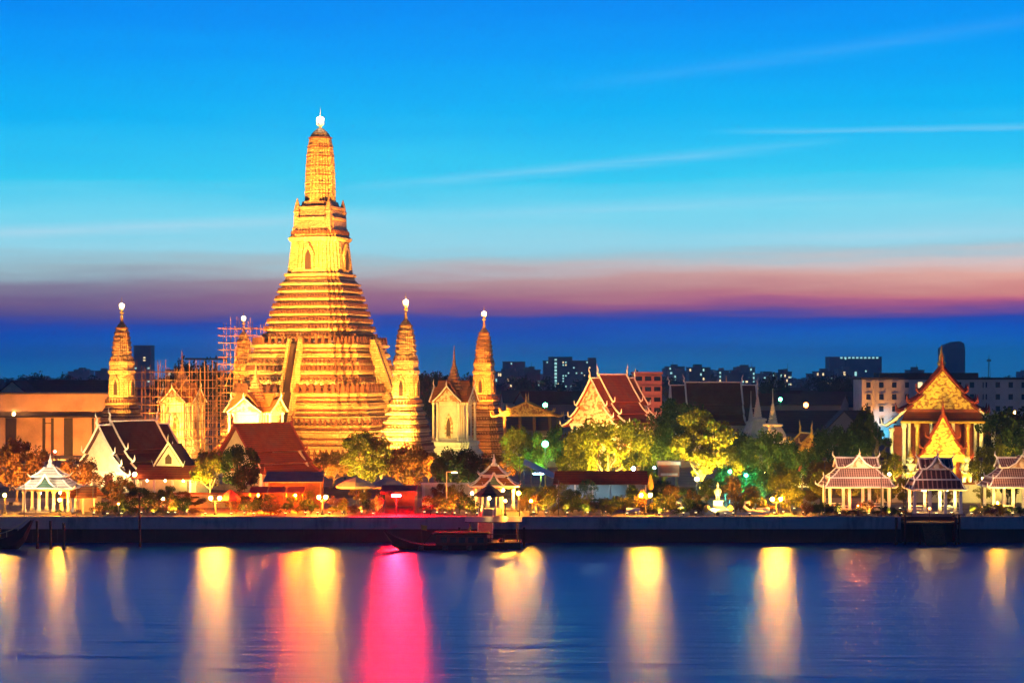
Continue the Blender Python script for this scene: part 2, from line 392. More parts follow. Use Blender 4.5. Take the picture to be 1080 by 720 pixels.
# ================================================================== SETTING
water = struct(MB().add([(-3000, -300, -3.34), (3000, -300, -3.34), (3000, 262, -3.34), (-3000, 262, -3.34)], [(0, 1, 2, 3)]).build('river', M['water']))
uv = water.data.uv_layers.new(name='plan')
for lp in water.data.loops: v = water.data.vertices[lp.vertex_index].co; uv.data[lp.index].uv = (v.x/100, v.y/100)
struct(MB().add([(-3000, 260.9, -.02), (3000, 260.9, -.02), (3000, 5000, -.02), (-3000, 5000, -.02), (-3000, 260.9, -6), (3000, 260.9, -6)], [(0, 1, 2, 3), (4, 5, 1, 0)]).build('ground', M['earth']))
hz = bpy.data.materials.new('evening_haze'); hz.use_nodes = True; hz.node_tree.nodes.clear()
pv = hz.node_tree.nodes.new('ShaderNodeVolumePrincipled'); pv.inputs['Color'].default_value = (.42, .68, 1.0, 1); pv.inputs['Density'].default_value = .00022; pv.inputs['Anisotropy'].default_value = .3
ho = hz.node_tree.nodes.new('ShaderNodeOutputMaterial'); hz.node_tree.links.new(pv.outputs[0], ho.inputs['Volume'])
tag(MB().bb(-3050, 3050, -320, 5050, -8, 80).build('haze', hz), 'thin blue evening haze over the river and city', 'haze', kind='stuff')
struct(MB().bb(-110, 110, 261.2, 300, -.3, .004).build('promenade', M['paving']))
struct(MB().bb(-130, 40, 330, 480, -.3, .004).build('temple_court', M['paving']))

# ================================================================== generic temple pieces
def redent(a, z, n=3, depth=.30):
    y0 = a*(1-depth); s = a*depth/n; q = [(a, y0)]
    for k in range(1, n+1):
        q.append((a-k*s, y0+(k-1)*s)); q.append((a-k*s, y0+k*s))
    out = []
    for r in range(4):
        c, sn = [(1, 0), (0, 1), (-1, 0), (0, -1)][r]
        out += [(x*c-y*sn, x*sn+y*c, z) for x, y in q]
    return out
def rl(mb, prof, n=3, depth=.30):
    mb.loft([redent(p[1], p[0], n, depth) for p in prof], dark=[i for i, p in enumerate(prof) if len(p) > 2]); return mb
def mold(z0, z1, a0, a1, p=.35):
    """a moulded base course: plinth, recess, cornice"""
    h = z1-z0; f = lambda t: a0+(a1-a0)*t  # three-part entries mark recess bands whose shade is painted in dark tile colour
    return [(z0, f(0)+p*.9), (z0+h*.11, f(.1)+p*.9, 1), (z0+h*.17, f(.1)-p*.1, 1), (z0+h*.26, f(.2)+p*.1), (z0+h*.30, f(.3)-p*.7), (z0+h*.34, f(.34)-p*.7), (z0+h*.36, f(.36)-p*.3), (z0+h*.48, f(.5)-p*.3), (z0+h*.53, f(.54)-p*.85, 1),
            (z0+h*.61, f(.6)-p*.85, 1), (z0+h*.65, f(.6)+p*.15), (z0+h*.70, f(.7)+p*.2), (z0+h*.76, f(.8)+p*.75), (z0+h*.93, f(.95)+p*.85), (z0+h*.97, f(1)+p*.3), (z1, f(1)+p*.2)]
def frieze(mb, a, z, h, step=1.1, w=.55, n=3, depth=.30):
    pts = redent(a, z, n, depth)
    for i in range(len(pts)):
        p, q = Vector(pts[i]), Vector(pts[(i+1) % len(pts)]); L = (q-p).length
        k = max(1, round(L/step)); ang = math.atan2(q.y-p.y, q.x-p.x)
        for j in range(k):
            c = p+(q-p)*((j+.5)/k)
            mb.box((c.x, c.y, z+h*.32), (w*.9, w*.7, h*.64), ang)
            mb.box((c.x, c.y, z+h*.82), (w*.5, w*.5, h*.34), ang)
            mb.box((c.x, c.y, z+h*.62), (w*1.25, w*.35, h*.12), ang)
    mb.loft([redent(a+w*.15, z+h*.12, n, depth), redent(a+w*.15, z+h*.2, n, depth)])
    return mb
def arch(w, h, d, y):
    """pointed arch outline extruded from y-d to y (faces -y)"""
    pts = [(-w/2, 0), (w/2, 0), (w/2, h*.62), (w*.36, h*.78), (w*.15, h*.9), (0, h), (-w*.15, h*.9), (-w*.36, h*.78), (-w/2, h*.62)]
    return [[(x, y, z) for x, z in pts], [(x, y-d, z) for x, z in pts]]
def rot4(mb, src, k, dz=0):
    c, s = [(1, 0), (0, 1), (-1, 0), (0, -1)][k]
    mb.add([(x*c-y*s, x*s+y*c, z+dz) for x, y, z in src.v], src.f); return mb
def beacon(parent, z, r, strength_mat='g_tip', h=2.2):
    f = MB().lathe([(z-h, r*.55), (z-h*.9, r*.75), (z-h*.6, r*.22), (z-r*.8, r*.16)], 10).build('finial', M['gold_plain'], parent, True)
    for k in range(4):
        MB().path([(0, 0, z-h*.55), (r*.8*math.cos(k*math.pi/2), r*.8*math.sin(k*math.pi/2), z-h*.35), (r*.85*math.cos(k*math.pi/2), r*.85*math.sin(k*math.pi/2), z+r*.6)], [.10, .09, .03], 5).build('prong', M['gold_plain'], f)
    MB().ball((0, 0, z), r*.62, 12, 8).build('beacon_lamp', M[strength_mat], parent, True)
    MB().tube((0, 0, z+r*.5), (0, 0, z+r*2.6), .09, .02).build('needle', M['gold_plain'], parent)

# ---------------------------------------------------------------- central prang
CP = (-41.4, 430)
ct = thing('great_prang', 'huge floodlit tiered temple tower, tallest thing on the bank, beacon at its tip', 'temple tower', (CP[0], CP[1], 0), R(-19))
prof = []
for z0, z1, a0, a1 in ((0, 3.4, 19.0, 18.0), (3.4, 6.6, 17.7, 17.1), (6.6, 9.6, 16.9, 16.3), (9.6, 12.4, 16.2, 15.7), (12.4, 14.9, 15.6, 15.3)):
    prof += mold(z0, z1, a0, a1, .55)
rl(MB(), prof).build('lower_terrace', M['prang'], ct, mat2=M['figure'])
prof = []
for z0, z1, a0, a1 in ((14.9, 17.3, 13.7, 13.3), (17.3, 19.3, 13.2, 12.9), (19.3, 21.0, 12.8, 12.6), (21.0, 22.8, 12.5, 12.3), (22.8, 25.1, 12.2, 12.1)):
    prof += mold(z0, z1, a0, a1, .45)
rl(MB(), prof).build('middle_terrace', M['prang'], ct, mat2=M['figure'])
prof = []; zz = 25.1; aa = 10.6; N = 8
for k in range(N):
    z1 = zz+(38.2-25.1)/N; a1 = 10.6-(10.6-6.9)*((k+1)/N)**.95
    prof += mold(zz, z1, aa-.15, a1+.1, .38); zz, aa = z1, a1
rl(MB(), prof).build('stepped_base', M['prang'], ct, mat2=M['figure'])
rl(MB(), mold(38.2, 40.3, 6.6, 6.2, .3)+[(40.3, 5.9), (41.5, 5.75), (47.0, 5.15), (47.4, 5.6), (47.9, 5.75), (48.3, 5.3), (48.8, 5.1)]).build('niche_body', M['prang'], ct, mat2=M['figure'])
for z, a, h, st in ((1.7, 18.9, 1.5, 1.3), (8.0, 17.2, 1.3, 1.2), (14.9, 15.3, 1.9, 1.7), (19.5, 13.2, 1.1, 1.0), (25.1, 12.1, 1.5, 1.5), (17.3, 13.5, .8, .9), (21.0, 12.8, .8, .9), (26.75, 10.35, .62, .8), (28.4, 9.95, .62, .8), (30.0, 9.5, .62, .75), (31.65, 9.0, .62, .75), (33.3, 8.5, .6, .7), (34.9, 8.0, .6, .7), (36.6, 7.5, .55, .65), (48.6, 5.2, .9, .7)):
    frieze(MB(), a, z, h, st, .95 if h > 1.8 else .6 if h > 1 else .45).build('figure_frieze', M['figure'], ct)
pr = MB()
rl(pr, [(48.8, 4.9), (49.4, 5.0), (49.6, 4.6), (51.6, 4.35), (51.9, 4.7), (52.3, 4.7), (52.5, 4.2), (54.0, 3.9), (54.2, 4.2), (54.6, 4.2), (55.0, 3.4), (55.8, 3.2)])
pr.build('spire_base', M['prang_red'], ct)
prof = []; z = 55.8
amps = [3.05, 3.02, 2.97, 2.90, 2.80, 2.66, 2.42]
for k, a in enumerate(amps):
    h = 2.0; prof += [(z, a+.14), (z+.28, a+.14), (z+.34, a-.10), (z+h-.45, a-.16, 1), (z+h-.1, a+.05)]; z += h
prof += [(z, 2.1), (z+.7, 1.75), (z+1.3, 1.2), (z+1.7, .75), (z+1.9, .55)]
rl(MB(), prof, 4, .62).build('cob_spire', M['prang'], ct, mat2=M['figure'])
for k in range(4):
    t = MB(); x, y = [(1, 1), (-1, 1), (-1, -1), (1, -1)][k]
    t.loft([[(x*3.7+i*s, y*3.7+j*s, zq) for i, j in ((-1, -1), (1, -1), (1, 1), (-1, 1))] for zq, s in ((48.8, .75), (50.0, .8), (50.2, .62), (53.2, .52), (53.5, .66), (54.0, .5), (55.2, .34), (56.4, .06))])
    t.build('corner_turret', M['prang_red'], ct)
for k in range(4):
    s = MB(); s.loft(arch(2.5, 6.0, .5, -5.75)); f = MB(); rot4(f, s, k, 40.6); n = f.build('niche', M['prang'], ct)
    s = MB(); s.loft(arch(1.4, 4.3, .12, -6.27)); d = MB(); rot4(d, s, k, 41.0); d.build('niche_shade_panel', M['niche'], n)  # raised near-black panel, painted shade for the hollow of the niche
    # stairs up the middle and lower terraces
    s = MB()
    for z0, z1, y0, y1 in ((14.9, 25.1, -16.9, -13.0), (0, 14.9, -21.5, -15.9)):
        nst = int((z1-z0)/.42)
        for i in range(nst):
            za = z0+(z1-z0)*i/nst; yy = y0+(y1-y0)*i/nst
            s.bb(-.85, .85, yy, y1+.6, za+.003, za+(z1-z0)/nst)
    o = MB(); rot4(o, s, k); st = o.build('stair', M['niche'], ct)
    s = MB()
    for z0, z1, y0, y1 in ((14.9, 25.1, -17.1, -13.2), (0, 14.9, -21.7, -16.1)):
        for sx in (-1, 1):
            x0, x1 = sorted((sx*.95, sx*1.5))
            s.loft([[(x0, y0, z0), (x1, y0, z0), (x1, y1+1, z0), (x0, y1+1, z0)], [(x0, y0, z0+1.1), (x1, y0, z0+1.1), (x1, y1+1, z0+1.1), (x0, y1+1, z0+1.1)], [(x0, y1-.1, z1+1.0), (x1, y1-.1, z1+1.0), (x1, y1+1, z1+1.0), (x0, y1+1, z1+1.0)]])
    o = MB(); rot4(o, s, k); o.build('balustrade', M['prang'], st)
for k in range(4):   # pilasters beside the niches, ribs up the cob
    for x in (-2.95, -1.95, 1.95, 2.95):
        s = MB(); s.loft([[(x-.28, -6.15, 41.3), (x+.28, -6.15, 41.3), (x+.28, -5.3, 41.3), (x-.28, -5.3, 41.3)], [(x*.9-.24, -5.5, 47.0), (x*.9+.24, -5.5, 47.0), (x*.9+.24, -4.8, 47.0), (x*.9-.24, -4.8, 47.0)]])
        o = MB(); rot4(o, s, k); o.build('pilaster', M['prang'], ct)
    for x in (-.75, 0, .75):
        s = MB(); rg = []
        for i, a in enumerate(amps+[2.0]): rg.append([(x*a/3-.16, -a-.2, 55.8+2*i), (x*a/3+.16, -a-.2, 55.8+2*i), (x*a/3+.16, -a+.4, 55.8+2*i), (x*a/3-.16, -a+.4, 55.8+2*i)])
        s.loft(rg); o = MB(); rot4(o, s, k); o.build('rib', M['prang'], ct)
beacon(ct, 73.6, 1.05, h=3.0)

# ---------------------------------------------------------------- corner prangs
def corner_prang(label):
    t = thing('corner_prang', label, 'temple tower', (0, 0, 0), R(-19), 'corner towers around the great tower')
    prof = []; zz, aa = 0, 6.1
    for k in range(8):
        z1 = 13.0*(k+1)/8; a1 = 6.1-(6.1-2.85)*(k+1)/8
        prof += mold(zz, z1, aa-.1, a1+.1, .3); zz, aa = z1, a1
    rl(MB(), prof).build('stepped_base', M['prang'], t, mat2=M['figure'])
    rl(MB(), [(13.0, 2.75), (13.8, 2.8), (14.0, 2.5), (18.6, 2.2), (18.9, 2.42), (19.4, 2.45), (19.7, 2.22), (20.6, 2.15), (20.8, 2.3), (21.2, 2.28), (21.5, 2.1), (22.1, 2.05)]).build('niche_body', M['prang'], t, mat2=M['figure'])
    for z, a, h in ((4.9, 4.9, .7), (8.2, 4.1, .7), (13.0, 2.95, .7), (21.2, 2.1, .6)): frieze(MB(), a, z, h, .7, .34).build('figure_frieze', M['figure'], t)
    prof = []; z = 22.1
    for a in (2.12, 2.06, 1.97, 1.84, 1.66, 1.4):
        prof += [(z, a+.1), (z+.16, a+.1), (z+.2, a-.08), (z+.74, a-.12, 1), (z+.95, a+.03)]; z += 1.0
    prof += [(z, 1.15), (z+.5, .85), (z+.9, .5), (z+1.1, .35), (z+2.2, .2), (z+2.4, .32), (z+2.6, .15), (z+3.4, .08)]
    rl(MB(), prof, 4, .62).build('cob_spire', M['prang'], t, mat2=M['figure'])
    for k in range(4):
        s = MB(); s.loft(arch(1.7, 4.4, .35, -2.35)); o = MB(); rot4(o, s, k, 14.2); n = o.build('niche', M['prang'], t)
        s = MB(); s.loft(arch(.85, 3.0, .1, -2.72)); o = MB(); rot4(o, s, k, 14.5); o.build('niche_shade_panel', M['niche'], n)  # dark panel stands for the shaded niche interior
    beacon(t, 32.5, .72, h=1.6)
    return t
cps = corner_prang('slender corner tower standing just right of the great tower, against its base')
cps.location = (GX(428, 382), 382, 0); cps.scale = (.92, .92, 1)
dup(cps, (GX(128.5, 403), 403, 0), R(-19), 'slender corner tower at far left, behind the dark-roofed hall with the glowing gable')
dup(cps, (GX(510.5, 453), 453, 0), R(-19), 'slender corner tower right of the white mondop, farthest right of the five towers')
dup(cps, (GX(257, 491), 491, 0), R(-19), 'slender corner tower wrapped in scaffolding behind the left shoulder of the great tower')

# ---------------------------------------------------------------- mondops
def mondop(label):
    t = thing('mondop', label, 'shrine', (0, 0, 0), R(-19), 'white spired shrines around the towers')
    rl(MB(), mold(0, 2.6, 5.2, 4.9, .3)+mold(2.6, 4.8, 4.6, 4.3, .25)).build('base', M['stucco'], t)
    rl(MB(), [(4.8, 3.3), (5.4, 3.3), (5.6, 3.05), (12.2, 2.95), (12.4, 3.2), (13.0, 3.3), (13.2, 3.0)]).build('body', M['stucco'], t)
    for k in range(4):
        for sx in (-1, 1):
            s = MB().lathe([(4.8, .36), (5.2, .36), (5.3, .28), (12.2, .24), (12.5, .4), (12.9, .4)], 8, (sx*2.3, -3.75)); o = MB(); rot4(o, s, k); o.build('column', M['stucco'], t, True)
        s = MB(); s.loft(arch(1.7, 5.2, .3, -3.02)); o = MB(); rot4(o, s, k, 5.4); n = o.build('window_frame', M['white_orn'], t)
        s = MB(); s.loft(arch(.9, 3.8, .06, -3.33)); o = MB(); rot4(o, s, k, 5.9); o.build('window_shutter', M['wood'], n)
        s = MB()
        for a, z0, h in ((3.0, 13.0, 3.0), (2.1, 14.4, 3.0)):
            s.slab([(-a, -4.3+(3-a)*.9, z0), (0, -4.3+(3-a)*.9, z0+h), (0, 0, z0+h), (-a, 0, z0)], .25)
            s.slab([(a, 0, z0), (0, 0, z0+h), (0, -4.3+(3-a)*.9, z0+h), (a, -4.3+(3-a)*.9, z0)], .25)
        o = MB(); rot4(o, s, k); rf = o.build('roof_wing', M['roof_orange'], t)
        s = MB(); s.slab([(-2.7, -4.05, 13.05), (2.7, -4.05, 13.05), (0, -4.05, 15.8)], .2); o = MB(); rot4(o, s, k); o.build('pediment', M['white_orn'], t)
        s = MB()
        for sx in (-1, 1): s.path([(sx*3.15, -4.35, 13.0), (sx*1.5, -4.4, 14.5), (0, -4.45, 16.2)], .16, 5)
        s.path([(0, -4.45, 16.1), (0, -4.7, 16.8), (0, -4.5, 17.6)], [.16, .12, .03], 5)
        o = MB(); rot4(o, s, k); o.build('bargeboard', M['white'], rf)
    prof = [(15.5, 2.3)]
    zz, aa = 15.5, 2.2
    for k in range(6):
        z1, a1 = zz+.78, aa*.78; prof += [(zz, aa), (zz+.2, aa+.15), (zz+.3, aa-.1), (z1-.05, a1+.05)]; zz, aa = z1, a1
    prof += [(zz, .42), (zz+1, .26), (zz+1.2, .34), (zz+1.4, .2), (zz+4.4, .05)]
    rl(MB(), prof).build('spire', M['prang_red'], t)
    return t
md = mondop('white spired shrine between two corner towers, right of the great tower')
md.location = (GX(479, 415), 415, 0)
dup(md, (GX(270, 398), 398, 0), R(-19), 'white spired shrine in front of the great tower, behind the red-roofed hall', (1.2, 1.2, .86))
dup(md, (GX(192, 432), 432, 0), R(-19), 'white spired shrine caged in scaffolding left of the great tower', (1, 1, .97))

# ---------------------------------------------------------------- scaffolding
def scaffold(label, pos, stages, rz=R(-19), r=.062):
    t = thing('scaffolding', label, 'scaffolding', pos, rz)
    for hw, z0, z1, nb in stages:
        xs = [-hw+2*hw*i/nb for i in range(nb+1)]
        for sx, sy, ax in ((0, -1, 'x'), (0, 1, 'x'), (-1, 0, 'y'), (1, 0, 'y')):
            for off in (0, 1.1):
                for x in xs:
                    p = (x, sy*(hw+off)) if ax == 'x' else (sx*(hw+off), x)
                    if ax == 'y' and abs(x) > hw-.01: continue
                    if off and random.random() < .25: continue
                    MB().tube((p[0], p[1], z0), (p[0], p[1], z1+random.choice((0, .6, 1.2, 2.2))), r, n=5).build('upright', M['pipe'], t)
            z = z0+1.6
            while z <= z1+.01:
                m = MB()
                for off in (0, 1.1):
                    a, b = ((-hw-1, sy*(hw+off), z), (hw+1, sy*(hw+off), z)) if ax == 'x' else ((sx*(hw+off), -hw-1, z+.12), (sx*(hw+off), hw+1, z+.12))
                    m.tube(a, b, r*.8, n=5)
                m.build('ledger', M['pipe'], t)
                z += 1.75
            m = MB()
            a, b = ((-hw, sy*(hw+1.25), z0+1), (hw, sy*(hw+1.25), z1-1)) if ax == 'x' else ((sx*(hw+1.25), -hw, z0+1), (sx*(hw+1.25), hw, z1-1))
            m.tube(a, b, r*.8, n=5); m.build('brace', M['pipe'], t)
        for z in [z0+1.6+1.75*k for k in range(int((z1-z0-1.6)/1.75)+1)][1::2]:
            MB().bb(-hw, hw, -hw-1.0, -hw-.1, z+.1, z+.16).build('plank_deck', M['wood'], t); MB().bb(-hw, hw, hw+.1, hw+1.0, z+.1, z+.16).build('plank_deck', M['wood'], t)
    return t
random.seed(5)
scaffold('tall square cage of scaffold poles around the white shrine left of the great tower', (GX(189, 432), 432, 0), [(6.6, 0, 19.5, 7)])
scaffold('scaffold poles climbing the corner tower behind the great tower', (GX(257, 491), 491, 0), [(7.2, 0, 12.5, 4), (3.6, 12.5, 30.5, 2)], r=.07)

# ---------------------------------------------------------------- temple halls
def roof_seg(root, w, yA, yB, zw, rh, raise_, mroof, trim, eave, name='roof', front=True, back=True, chofa=True):
    """one length of a layered Thai roof: three courses per side, bargeboards and finials at its ends"""
    pl = [((0, zw+rh), (w*.29, zw+rh*.40)), ((w*.26, zw+rh*.36), (w*.42, zw+rh*.14)), ((w*.39, zw+rh*.10), (w*.5+eave, zw-.55))]
    first = None
    for k, (a, b) in enumerate(pl):
        mid = ((a[0]+b[0])/2, (a[1]+b[1])/2-rh*.018)
        for sx in (-1, 1):
            m = MB()
            for p, q in ((a, mid), (mid, b)):
                quad = [(sx*p[0], yA, p[1]+raise_), (sx*q[0], yA, q[1]+raise_), (sx*q[0], yB, q[1]+raise_), (sx*p[0], yB, p[1]+raise_)]
                m.slab(quad if sx > 0 else quad[::-1], .22)
            o = m.build('roof_slope' if name == 'roof' else name, mroof, root)
            first = first or o
        for yy, use, dr in ((yA-.12, front, -1), (yB+.12, back, 1)):
            if not use: continue
            for sx in (-1, 1):
                m = MB(); m.path([(sx*a[0], yy, a[1]+raise_+.1), (sx*mid[0], yy, mid[1]+raise_+.08), (sx*b[0], yy, b[1]+raise_+.1)], .2, 4)
                m.path([(sx*b[0], yy, b[1]+raise_), (sx*(b[0]+.5), yy, b[1]+raise_+.3), (sx*(b[0]+.55), yy, b[1]+raise_+1.1)], [.2, .16, .03], 5)
                m.build('bargeboard', trim, o)
    for yy, use, dr in ((yA-.12, front, -1), (yB+.12, back, 1)):
        if use and chofa:
            z = zw+rh+raise_
            MB().path([(0, yy, z-.1), (0, yy+dr*.35, z+.5), (0, yy+dr*.2, z+1.1), (0, yy+dr*.55, z+1.7), (0, yy+dr*.5, z+2.3)], [.24, .2, .14, .09, .02], 6).build('ridge_finial', trim, first)
    MB().bb(-.18, .18, yA+.01, yB-.01, zw+rh+raise_+.003, zw+rh+raise_+.25).build('ridge', trim, first)

def pediment(root, w, y, zw, rh, mped, mrim, eave):
    pts = [(0, zw+rh*.97), (w*.15, zw+rh*.64), (w*.29, zw+rh*.37), (w*.42, zw+rh*.12), (w*.46, zw+.02)]
    poly = [(x, y, z) for x, z in pts]+[(-x, y, z) for x, z in pts[:0:-1]]
    p = MB().slab(poly[::-1], .25).build('pediment', mped, root)
    MB().bb(-w*.47, w*.47, y-.35, y+.3, zw-.45, zw+.05).build('pediment_beam', mrim, p)
    return p
def hall(name, label, cat, loc, rz, w, L, wh, rh, mroof, mwall, mtrim, mped, eave=1.0, cols=4, steps=((1, 0), (.68, .08)), nwin=4, porch_d=.12, doors=True):
    t = thing(name, label, cat, loc, rz)
    MB().bb(-w/2-.6, w/2+.6, -L/2-.6, L/2+.6, 0, .9).build('plinth', M['stone'], t)
    yw = -L/2+L*porch_d
    MB().bb(-w*.43, w*.43, yw, L/2-.4, .9, wh+.1).build('wall', mwall, t)
    for i in range(cols):
        x = -w*.44+w*.88*i/(cols-1)
        MB().lathe([(.9, .36), (1.2, .36), (1.25, .27), (wh-.9, .23), (wh-.6, .36), (wh-.40, .38)], 8, (x, -L/2+.35)).build('column', M['white'] if mtrim is not M['gold_plain'] else mtrim, t, True)
    if doors:
        d = MB().bb(-w*.09, w*.09, yw-.14, yw+.05, .9, .9+(wh-1)*.72).build('door', M['redwall'], t)
        fr = MB().slab([(-w*.13, yw-.16, .9+(wh-1)*.74), (w*.13, yw-.16, .9+(wh-1)*.74), (0, yw-.16, min(wh-.2, .9+(wh-1)*.98))], .1); fr.build('door_pediment', M['gold_plain'], d)
    for sx in (-1, 1):
        for i in range(nwin):
            y = yw+1.2+(L*.78-2.4)*(i+.5)/nwin
            f = MB().bb(sx*w*.43-.12, sx*w*.43+.12, y-.65, y+.65, 1.9, 1.9+(wh-2.4)*.8).build('window', M['white_orn'], t)
            MB().bb(sx*w*.43-.15, sx*w*.43+.15, y-.42, y+.42, 2.1, 1.9+(wh-2.4)*.68).build('shutter', M['redwall'], f)
    for k, (fl, rs) in enumerate(steps):
        roof_seg(t, w, -L/2*fl-(.5 if k == 0 else 0), L/2*fl+(.5 if k == 0 else 0), wh, rh, rs*rh, mroof, mtrim, eave-.0*k)
    pediment(t, w, -L/2+.3, wh, rh, mped, mtrim, eave)
    pediment(t, w, L/2-.25, wh, rh, mped, mtrim, eave)
    return t

# ================================================================== the temple buildings in the picture
hall('assembly_hall', 'dark-roofed temple hall at left with a dazzling lit white gable', 'temple hall', (GX(141, 320), 320, 0), R(-40), 12.5, 13, 3.3, 7.2, M['roof_dark'], M['cream'], M['white'], M['stucco'], cols=5)
hall('prayer_hall', 'temple hall with a plain red tiled roof in front of the great tower', 'temple hall', (GX(277, 322), 322, 0), R(-47), 13.5, 10, 3.6, 7.0, M['roof_red'], M['cream'], M['redwall'], M['cream'], cols=4, steps=((1, 0),))
hall('ordination_hall', 'red-roofed temple hall with a bright carved gable behind the big yellow tree', 'temple hall', (GX(646, 402), 402, 0), R(-38), 12.0, 14, 8.8, 9.0, M['roof_red'], M['stucco'], M['white'], M['white_orn'], cols=4)
lh = hall('sermon_hall', 'long dark roof of a temple hall seen side-on, pale ridge, behind the yellow-green tree', 'temple hall', (GX(752, 470), 470, 0), R(90), 15, 19, 7.6, 8.4, M['roof_dark'], M['stucco'], M['white'], M['cream'], cols=4, nwin=6)
# entrance hall of the ordination court, with its porch
gh = hall('entrance_hall', 'tall ornate entrance hall at right with golden stacked gables and red walls', 'temple gate', (GX(993, 326), 326, 0), R(-11), 10.2, 12, 13.0, 6.6, M['roof_dark'], M['redwall'], M['redwall'], M['gold'], eave=.7, cols=4, nwin=3, steps=((1, 0), (.7, .06)), doors=False)
gh.scale = (1.16, 1, 1)
MB().lathe([(20.0, .5), (20.5, .65), (20.9, .35), (21.5, .42), (22.0, .2), (23.4, .05)], 8).build('spire', M['gold_plain'], gh, True)
# pent roof across the front, under the upper gable
pr = MB().slab([(-5.6, -7.9, 11.0), (5.6, -7.9, 11.0), (5.0, -5.9, 12.7), (-5.0, -5.9, 12.7)], .22).build('pent_roof', M['roof_red'], gh)
MB().tube((-5.7, -7.95, 11.0), (5.7, -7.95, 11.0), .2, n=5).build('pent_edging', M['gold_plain'], pr)
for x in (-5.2, -3.4, 3.4, 5.2):
    MB().lathe([(0, .42), (.6, .42), (.65, .3), (9.9, .26), (10.3, .4), (10.8, .42)], 8, (x, -7.5)).build('front_column', M['gold_plain'] if abs(x) < 4 else M['white'], gh, True)
w, wh, rh, y0, y1 = 6.2, 6.0, 6.4, -11.0, -7.2
roof_seg(gh, w, y0, y1, wh, rh, 0, M['roof_red'], M['redwall'], .4, name='porch_roof', back=False)
pts = [(0, wh+rh*.97), (w*.15, wh+rh*.64), (w*.29, wh+rh*.37), (w*.42, wh+rh*.12), (w*.46, wh+.02)]
MB().slab(([(x, y0+.35, z) for x, z in pts]+[(-x, y0+.35, z) for x, z in pts[:0:-1]])[::-1], .25).build('porch_pediment', M['gold'], gh)
MB().bb(-w*.5, w*.5, y0-.05, y0+.6, wh-1.2, wh-.05).build('porch_beam', M['gold_plain'], gh)
MB().bb(-2.1, 2.1, y0+1.6, -6.2, 0, wh-.3).build('porch_wall', M['redwall'], gh)
for x in (-2.7, -1.5, 1.5, 2.7):
    MB().lathe([(0, .42), (.5, .42), (.55, .3), (wh-1.6, .27), (wh-1.3, .4), (wh-1.2, .42)], 8, (x, y0+.3)).build('porch_column', M['gold_plain'], gh, True)
for sx in (-1, 1):   # low side wings with their own lean-to roofs
    x0, x1 = sorted((sx*4.4, sx*6.6))
    MB().bb(x0, x1, -4.8, 5.5, .9, 10.2).build('side_wing', M['redwall'], gh)
    q = [(sx*4.9, -6.4, 13.0), (sx*6.4, -6.4, 11.3), (sx*7.7, -6.4, 10.3), (sx*7.7, 6, 10.3), (sx*6.4, 6, 11.3), (sx*4.9, 6, 13.0)]
    a, b = [q[0], q[1], q[4], q[5]], [q[1], q[2], q[3], q[4]]
    m = MB(); m.slab(a if sx > 0 else a[::-1], .25); m.slab(b if sx > 0 else b[::-1], .25); s = m.build('side_roof', M['roof_red'], gh)
    MB().path([(sx*4.9, -6.55, 13.1), (sx*6.4, -6.55, 11.4), (sx*7.7, -6.55, 10.4), (sx*8.2, -6.55, 10.6), (sx*8.4, -6.55, 11.7)], [.24, .24, .22, .16, .03], 5).build('side_bargeboard', M['white'], s)
    MB().lathe([(.9, .38), (1.4, .38), (1.5, .28), (9.2, .24), (9.6, .4), (10.0, .4)], 8, (sx*6.9, -5.6)).build('side_column', M['white'], gh, True)

# ---------------------------------------------------------------- guardian statues
def giant(label, x, y, rz):
    t = thing('guardian_statue', label, 'statue', (x, y, 0), rz, 'giant guardian statues at the entrance')
    MB().bb(-1.0, 1.0, -.9, .9, 0, .5).bb(-.8, .8, -.7, .7, .5, .95).build('pedestal', M['stone'], t)
    b = MB()
    for sx in (-1, 1):
        b.lathe([(.95, .34), (1.15, .34), (1.25, .22), (1.9, .30), (2.3, .27), (3.1, .40), (3.4, .36)], 9, (sx*.42, 0))
    b.lathe([(3.0, .62), (3.3, .74), (3.7, .62), (4.3, .72), (4.75, .82), (4.95, .6), (5.05, .28), (5.2, .26)], 12, (0, 0), 1, .75)
    b.lathe([(5.15, .22), (5.3, .40), (5.6, .46), (5.85, .42), (6.0, .3)], 10)
    for sx in (-1, 1):
        b.path([(sx*.75, 0, 4.8), (sx*1.15, -.1, 4.1), (sx*.75, -.65, 3.6), (sx*.18, -.85, 3.45)], [.26, .2, .16, .15], 7)
    b.ball((0, -.45, 5.5), .16, 6, 5)
    for sx in (-1, 1): b.ball((sx*.2, -.38, 5.65), .08, 6, 4); b.ball((sx*.47, 0, 5.55), .12, 6, 4)
    b.build('body', M['stucco'], t, True)
    MB().lathe([(5.95, .46), (6.1, .48), (6.2, .34), (6.4, .36), (6.5, .24), (6.7, .25), (6.9, .14), (7.5, .03)], 10).build('crown', M['gold_plain'], t, True)
    MB().lathe([(.96, .09), (1.6, .16), (3.4, .12), (3.5, .2), (3.9, .07)], 7, (0, -.92)).build('club', M['gold_plain'], t, True)
    MB().lathe([(2.85, .88), (3.0, .9), (3.35, .78), (3.5, .72)], 12, (0, 0), 1, .78).build('kilt', M['gold_plain'], t)
    return t
giant('pale giant guardian statue on the left of the entrance hall porch', GX(960, 306), 306, R(-4))
giant('pale giant guardian statue on the right of the entrance hall porch', GX(1020, 306), 306, R(4))

